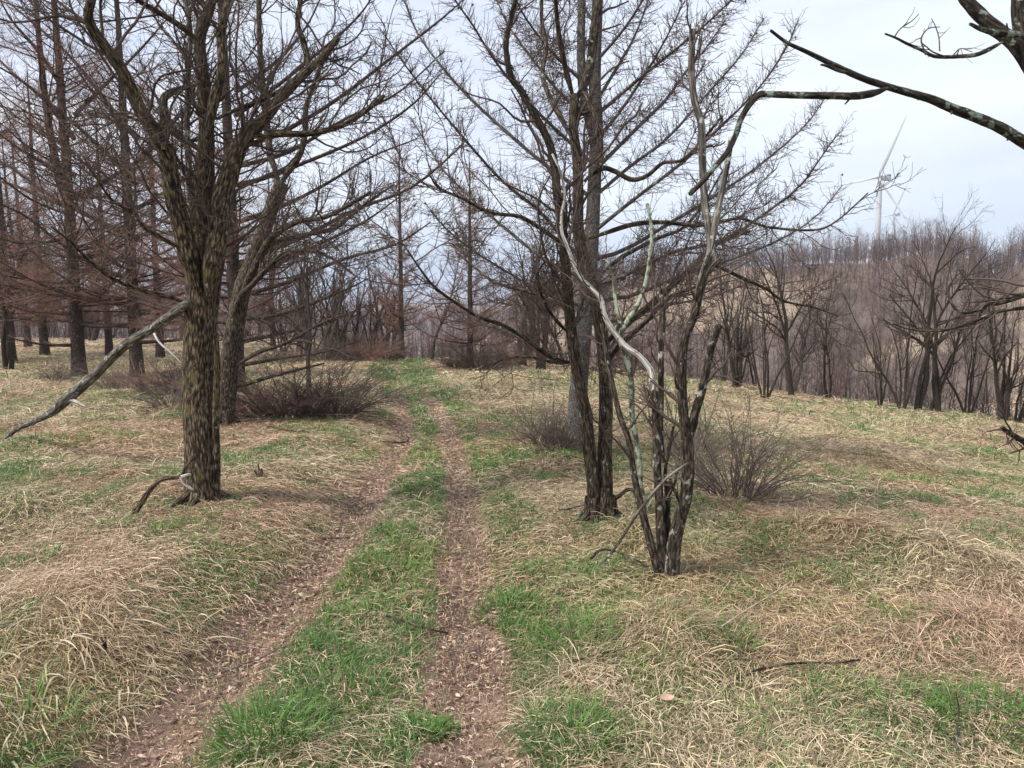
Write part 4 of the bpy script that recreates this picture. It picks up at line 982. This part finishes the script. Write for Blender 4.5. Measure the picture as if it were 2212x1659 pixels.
# broken limb leaning on the stout tree
p1 = base_of(10, 955); p1[2] -= .03
Yb = np.interp(np.linspace(0, 1, 10), [0, 1], [p1[1], YA - .12])
pts = [(10, 952), (35, 928), (70, 912), (110, 892), (150, 858), (205, 810), (262, 752), (320, 715), (365, 685), (404, 657)]
q = np.array([at(u, v, y) for (u, v), y in zip(pts, Yb)]); Pq = spline(q, 50)
Rq = np.interp(np.linspace(0, 1, 50), [0, .12, .3, .38, .6, 1], [4, 5, 7, 11.5, 10.5, 9.5]) * Pq[:, 1] / F
g = Geo(); tubes(g, Pq, Rq, 16, .07, cap=True)
root = thing('broken_limb', 'long weathered broken limb leaning from the grass up against the stout tree', 'fallen limb', tuple(Pq[0]))
g.build('log', M_bark_log, root, origin=Pq[0])
g = Geo(); pp = [at(150, 860, Pq[22][1]), at(165, 868, Pq[22][1] - .1), at(185, 878, Pq[22][1] - .2)]; Ps = spline(np.array(pp), 14); tubes(g, Ps, np.linspace(6, 2, 14) * Ps[:, 1] / F, 8, .1, cap=True)
pp = [at(330, 715, 6.6), at(345, 740, 6.5), at(372, 765, 6.45), at(392, 785, 6.4)]; Ps2 = spline(np.array(pp), 14); tubes(g, Ps2, np.linspace(3, 2, 14) * Ps2[:, 1] / F, 6, .1, cap=True)
g.build('snag', M_bark_pale, root, origin=Pq[0])
# forked dead branch at the root of the stout tree
q = np.array([at(285, 1066, YA - .35) , at(340, 1042, YA - .3), at(388, 1030, YA - .25), at(402, 1008, YA - .25), at(424, 982, YA - .2)])
q[0][2] = float(ground_z(q[0][0], q[0][1])) + .02
Pq = spline(q, 30); g = Geo(); tubes(g, Pq, np.linspace(7, 2.2, 30) * Pq[:, 1] / F, 10, .07, cap=True)
root = thing('dead_branch', 'forked dead branch with a pale tip propped at the root of the stout tree', 'stick', tuple(Pq[0]))
g.build('branch', M_bark, root, origin=Pq[0])
g = Geo()
for pl in ([(390, 1029), (400, 1046), (418, 1058)], [(392, 1030), (404, 1026), (412, 1025)]):
    Ps = spline(np.array([at(u, v, YA - .26) for u, v in pl]), 12); tubes(g, Ps, np.linspace(4, 2.2, 12) * Ps[:, 1] / F, 8, .08, cap=True)
g.build('pale_fork', M_bark_pale, root, origin=Pq[0])
# leaning stick in the front clump
q = np.array([at(1296, 1222, YE + .02), at(1331, 1181, YE), at(1380, 1105, YE - .1), at(1437, 1036, YE - .16), at(1487, 1000, YE - .14)])
Pq = spline(q, 26); g = Geo(); tubes(g, Pq, np.linspace(3, 3.6, 26) * Pq[:, 1] / F, 8, .06, cap=True)
o = g.build('leaning_stick', M_bark_log, origin=Pq[0]); o.location = Pq[0]; tag(o, 'straight dead stick leaning across the stems of the white-stemmed clump', 'stick')
stick('fallen_twig', 'dark bent twig arching from the grass to the foot of the white-stemmed clump', [(1276, 1228), (1301, 1208), (1346, 1218), (1400, 1246)], 3.4, 2.4, M_bark_dark, lift=.06)
stick('fallen_stick', 'long thin grey stick slanting across the left rut', [(430, 1483), (490, 1462), (550, 1440), (605, 1414), (665, 1396)], 2.4, 1.5, M_bark_log, lift=.03)
stick('fallen_stick', 'dark short stick pointing into the right rut from the green strip', [(835, 1351), (880, 1366), (925, 1380), (968, 1389)], 2.8, 2.2, M_bark_dark, lift=.05)
stick('fallen_stick', 'small dark stick beside the left rut in mid distance', [(695, 1174), (725, 1172), (757, 1170)], 2.2, 1.4, M_bark_dark, lift=.03)
stick('fallen_stick', 'black stick with an upturned end across the far part of the left rut', [(828, 962), (850, 963), (884, 962)], 2.4, 2.2, M_bark_dark, lift=.04, extra=[[(880, 962, 0), (882, 962, .04), (878, 960, .08)]])
stick('dead_stalk', 'long straight pale stalk lying slanted over the right grass', [(1556, 1411), (1610, 1372), (1660, 1338), (1711, 1301)], 2.2, 1.4, M_straw, lift=.12, ridge=.02)
stick('fallen_stick', 'brown stick lying left of the big tussock in the right foreground', [(1240, 1452), (1290, 1437), (1350, 1424), (1428, 1391)], 2.6, 1.6, M_bark, lift=.05)
stick('fallen_stick', 'curved dark branch lying in the grass right of the big tussock', [(1590, 1491), (1656, 1466), (1736, 1456), (1800, 1456), (1855, 1450)], 3.4, 2.2, M_bark, lift=.05)
stick('fallen_stick', 'thin dark branch on the ground right of the stout tree', [(575, 928), (620, 938), (668, 943)], 2.6, 1.4, M_bark_dark, lift=.05)
stick('fallen_stick', 'mossy short stick half buried in straw on the left bank', [(225, 1415), (250, 1437), (275, 1460)], 4.0, 3.2, M_bark, lift=.05)
stick('fallen_stick', 'grey twig on the grass at the twin-trunked tree', [(1208, 1116), (1235, 1112), (1262, 1105), (1282, 1096)], 2.2, 1.6, M_bark_log, lift=.05)
# small rotten stump, upright dead weed
p = base_of(560, 1035); g = Geo()
for dx, dy_, h, r in ((0, 0, .13, .016), (.012, .01, .09, .014), (-.016, .005, .07, .013)):
    P = spline(np.array([[dx, dy_, -.03], [dx * 1.5 + .004, dy_, h * .5], [dx * 2 - .006, dy_, h]]), 12); tubes(g, P, np.linspace(r, r * .35, 12), 9, .2, cap=True)
o = g.build('rotten_stump', M_bark_dark); o.location = p; tag(o, 'tiny splintered dark stump in the straw right of the stout tree', 'stump')
p = base_of(2066, 1640); g = Geo()
P = spline(np.array([[0, 0, -.02], [-.004, 0, .08], [.004, .01, .17], [-.012, .01, .24]]), 18); tubes(g, P, np.linspace(.0035, .0018, 18), 6, .15)
P1, R1 = sprout(P[None], np.linspace(.003, .0015, 18)[None], 9, (.3, 1), (.03, .10), (25, 60), .15, .02, 6, .6, .0008, rng); tubes(g, P1, R1, 4)
o = g.build('dead_weed', M_bark_log); o.location = p; tag(o, 'upright grey dead weed stalk in the bottom right grass', 'weed')
# curled pale leaf
p = base_of(1432, 1533); g = Geo()
uu, vv = np.meshgrid(np.linspace(-1, 1, 9), np.linspace(-1, 1, 9)); wv = (1 - uu ** 2) ** .7
V = np.stack([uu * .033, vv * wv * .018, .05 + .012 * uu ** 2 + .012 * (vv * wv) ** 2], -1).reshape(-1, 3); ii = np.arange(81).reshape(9, 9)
g.add(V, np.stack([ii[:-1, :-1], ii[:-1, 1:], ii[1:, 1:], ii[1:, :-1]], -1).reshape(-1, 4), col=np.tile([.52, .36, .27], (81, 1)))
o = g.build('dead_leaf', M_litter, col=True, bark=False); o.location = p; o.rotation_euler = (.25, .1, .3); tag(o, 'curled pale pinkish dead leaf on the grass at the bottom right of the track', 'leaf')

# ------------------------------------------------------------------ woods on the hills (one mass)
def build_wood():
    rg = np.random.default_rng(140); g = Geo()
    def batch(u, r, Hh, M, rad, col):
        n = len(u); az = np.arctan((u - CX) / F); x, y = np.sin(az) * r, np.cos(az) * r; z = terrain(x, y) - .3
        base = np.stack([x, y, z], -1); D = np.tile([0, 0, 1.], (n, 1)) + rg.normal(0, .07, (n, 3))
        P, R = grow(base, D, Hh, 4, .05, .02, rad * 1.6, rad * .5, rg)
        S0, Q0 = sprout(P, R, n * M, (.12, 1), (.18, .5), (25, 75), .2, .09, 3, .55, .001, rg, even=True)
        par = np.tile(np.arange(n), M)
        st = S0[:, :1]; S0 = st + (S0 - st) * Hh[par][:, None, None]; Q0 = np.clip(Q0, rad[par][:, None] * .35, None)
        for PP, RR, cc in ((P, R, col), (S0, Q0, col[par] * 1.12)):
            k0 = g.n; tubes(g, PP, RR, 3); kk = PP.shape[1] * 3
            g.c[-1] = np.repeat(cc, kk, 0).astype(np.float32)
    def cols(n):
        b = np.array([[.24, .155, .125], [.21, .155, .14], [.27, .165, .13], [.17, .135, .12]])[rg.integers(0, 4, n)]
        return b * np.array([.80, .84, .90]) * (.36 + .85 * rg.random((n, 1)))
    # opposite hill: thick on the ridge, thinner on the slope
    n = 2600; u = 1060 + 1500 * rg.random(n); r = 176 - 66 * rg.random(n) ** 1.7 + 10 * rg.random(n)
    batch(u, r, 3.4 + 4.2 * rg.random(n) ** 1.5, 30, .022 + .02 * rg.random(n), cols(n))
    n = 4200; u = 1040 + 1500 * rg.random(n); r = 62 + 85 * rg.random(n)
    az = np.arctan((u - CX) / F); k = vn(np.sin(az) * r, np.cos(az) * r, 26, 64) < .60; u, r = u[k], r[k]; n = len(u)
    batch(u, r, 1.4 + 3.2 * rg.random(n) ** 1.5, 26, .016 + .014 * rg.random(n), cols(n))
    # brush on the bank just below the field
    n = 2600; u = 700 + 1700 * rg.random(n); az = np.arctan((u - CX) / F); yc = crest(np.tan(az) * 24); r = yc / np.cos(az) + 1.5 + 36 * rg.random(n) ** 1.3
    batch(u, r, .7 + 1.8 * rg.random(n), 20, .006 + .006 * rg.random(n), cols(n) * .8)
    # valley and low hills to the left and middle
    n = 2600; u = -200 + 1400 * rg.random(n); r = 75 * (14 ** rg.random(n))
    k = r < np.where(u > 1050, 160, 2000); u, r = u[k], r[k]; n = len(u)
    batch(u, r, 7 + 5 * rg.random(n), 22, np.clip(.0004 * r, .04, .3), cols(n))
    m, t, b = mat('far_wood'); a = N(t, 'ShaderNodeAttribute', attribute_name='tint'); t.links.new(a.outputs['Color'], b.inputs['Base Color'])
    o = g.build('far_woods', m, col=True, bark=False)
    tag(o, 'far leafless brown woods covering the opposite hill and the valley', 'woods', None, 'stuff')
    print('wood verts', g.n)
build_wood()

# ------------------------------------------------------------------ wind turbines
M_paint, t_, b_ = mat('turbine_paint'); b_.inputs['Base Color'].default_value = (.74, .76, .77, 1); b_.inputs['Roughness'].default_value = .45
nz = noise(t_, N(t_, 'ShaderNodeTexCoord').outputs['Object'], .15, 3); rp = ramp(t_, [(.3, (.44, .46, .47)), (.7, (.50, .52, .53))]); t_.links.new(nz.outputs['Fac'], rp.inputs['Fac']); t_.links.new(rp.outputs['Color'], b_.inputs['Base Color'])
M_dk, t_, b_ = mat('cooler_grey'); b_.inputs['Base Color'].default_value = (.12, .13, .15, 1)
def lathe(g, prof, S=24, M=None):
    th = np.arange(S) * 2 * np.pi / S; pr = np.array(prof)
    V = np.stack([pr[:, None, 0] * np.cos(th), pr[:, None, 0] * np.sin(th), pr[:, None, 1] + 0 * th], -1)
    if M is not None: V = V @ np.array(M).T
    K = len(pr); ii = np.arange(K * S).reshape(K, S)
    a = ii[:-1]; b = np.roll(ii, -1, 1)[:-1]; c = np.roll(ii, -1, 1)[1:]; d = ii[1:]
    g.add(V.reshape(-1, 3), np.stack([a, b, c, d], -1).reshape(-1, 4))
def turbine(label, u, v, Y, s, yaw, phase):
    hub = at(u, v, Y); zb = float(terrain(hub[0], hub[1])) - 2; hh = hub[2] - zb
    root = thing('wind_turbine', label, 'wind turbine', (hub[0], hub[1], zb), 'wind turbines on the hill')
    g = Geo(); lathe(g, [(2.6 * s, 0), (2.45 * s, hh * .3), (2.1 * s, hh * .7), (1.6 * s, hh - 2.6 * s), (1.6 * s, hh - 1.4 * s), (0, hh - 1.4 * s)]); g.build('tower', M_paint, root)
    # rotor axis points along -x turned by yaw
    cz, sz = math.cos(yaw), math.sin(yaw); Rz = np.array([[cz, -sz, 0], [sz, cz, 0], [0, 0, 1]])
    nac = bpy.data.objects.new('nacelle', None)
    g = Geo()
    xs = [-2.6, -2.2, 0, 8, 15.5, 16.4]; hw = [1.2, 1.7, 1.9, 1.9, 1.7, 1.2]; z0 = [-1.2, -1.7, -1.8, -1.7, -1.2, -.7]; z1 = [1.3, 1.8, 2.0, 2.2, 2.3, 2.0]
    rings = []
    for x, w_, a, b in zip(xs, hw, z0, z1):
        c = min(w_, (b - a) / 2) * .3
        rings.append([[x, -w_ + c, a], [x, w_ - c, a], [x, w_, a + c], [x, w_, b - c], [x, w_ - c, b], [x, -w_ + c, b], [x, -w_, b - c], [x, -w_, a + c]])
    V = (np.array(rings) * s).reshape(-1, 3) @ Rz.T; ii = np.arange(48).reshape(6, 8)
    a = ii[:-1]; b = np.roll(ii, -1, 1)[:-1]; c = np.roll(ii, -1, 1)[1:]; d = ii[1:]
    Q = list(np.stack([a, b, c, d], -1).reshape(-1, 4))
    for e in (ii[0][::-1], ii[-1]): Q += [[e[0], e[1], e[2], e[3]], [e[0], e[3], e[4], e[7]], [e[4], e[5], e[6], e[7]]]
    g.add(V, Q); nac = g.build('nacelle', M_paint, root, smooth=False); nac.location = (0, 0, hh)
    g = Geo(); bx = np.array([[x, y, z] for x in (12.8, 15.2) for y in (-1.5, 1.5) for z in (2.2, 4.0)]) * s @ Rz.T
    g.add(bx, [[0, 1, 3, 2], [4, 6, 7, 5], [0, 4, 5, 1], [2, 3, 7, 6], [1, 5, 7, 3], [0, 2, 6, 4]]); o = g.build('cooler', M_dk, nac, smooth=False)
    hubc = Rz @ np.array([-4.2 * s, 0, 0.2 * s])
    g = Geo(); lathe(g, [(1.6 * s, -1.7 * s), (1.75 * s, 0), (1.5 * s, 1.2 * s), (.8 * s, 2.1 * s), (0, 2.4 * s)], 16, Rz @ np.array([[0, 0, -1], [0, 1, 0], [1, 0, 0]])); o = g.build('hub', M_paint, root); o.location = (hubc[0], hubc[1], hh + hubc[2])
    for k in range(3):
        g = Geo(); ph = phase + k * 2 * math.pi / 3; K = 16; t = np.linspace(0, 1, K); Rl = 52 * s
        chord = np.interp(t, [0, .04, .2, .5, .8, .97, 1], [.9, .9, 1.5, 1.05, .7, .35, .1]) * s; thick = np.interp(t, [0, .04, .2, 1], [1.1, 1.1, .5, .06]) * s
        tw = np.radians(np.interp(t, [0, .2, 1], [40, 24, 4])); th = np.arange(12) * 2 * np.pi / 12
        lc = chord[:, None] * np.cos(th)[None] * 1.0; lt = thick[:, None] * np.sin(th)[None]
        yy = lc * np.cos(tw)[:, None] + lt * np.sin(tw)[:, None]; xx = -lc * np.sin(tw)[:, None] + lt * np.cos(tw)[:, None]; zz = (t * Rl + 1.2 * s)[:, None] + 0 * yy
        xx = xx - 1.5 * s * (t ** 2)[:, None]
        y2 = yy * math.cos(ph) - zz * math.sin(ph); z2 = yy * math.sin(ph) + zz * math.cos(ph)
        V = np.stack([xx, y2, z2], -1).reshape(-1, 3) @ Rz.T; ii = np.arange(K * 12).reshape(K, 12)
        a = ii[:-1]; b = np.roll(ii, -1, 1)[:-1]; c = np.roll(ii, -1, 1)[1:]; d = ii[1:]
        g.add(V, np.stack([a, b, c, d], -1).reshape(-1, 4)); o = g.build('blade', M_paint, root); o.location = (hubc[0], hubc[1], hh + hubc[2])
turbine('white wind turbine standing largest above the wooded ridge', 1902, 384, 640, .95, math.radians(38), math.radians(25))
turbine('smaller, farther wind turbine half hidden by the ridge trees', 1932, 464, 1150, .95, math.radians(38), math.radians(24))

# ------------------------------------------------------------------ air
m = bpy.data.materials.new('haze'); m.use_nodes = True; t = m.node_tree; t.nodes.clear()
o = N(t, 'ShaderNodeOutputMaterial'); v = N(t, 'ShaderNodeVolumePrincipled'); v.inputs['Density'].default_value = 2.5e-4; v.inputs['Color'].default_value = (.76, .85, 1.0, 1)
t.links.new(v.outputs[0], o.inputs['Volume'])
g = Geo(); X, Z0, Z1 = 13000, -60, 185
c = np.array([[x, y, z] for x in (-X, X) for y in (-X, X) for z in (Z0, Z1)], float)
g.add(c, [[0, 1, 3, 2], [4, 6, 7, 5], [0, 4, 5, 1], [2, 3, 7, 6], [1, 5, 7, 3], [0, 2, 6, 4]])
hz = g.build('haze', m, bark=False, smooth=False); tag(hz, 'thin pale haze filling the air over field, valley and hills', 'haze', None, 'stuff')
print('script time', time.time() - T0)
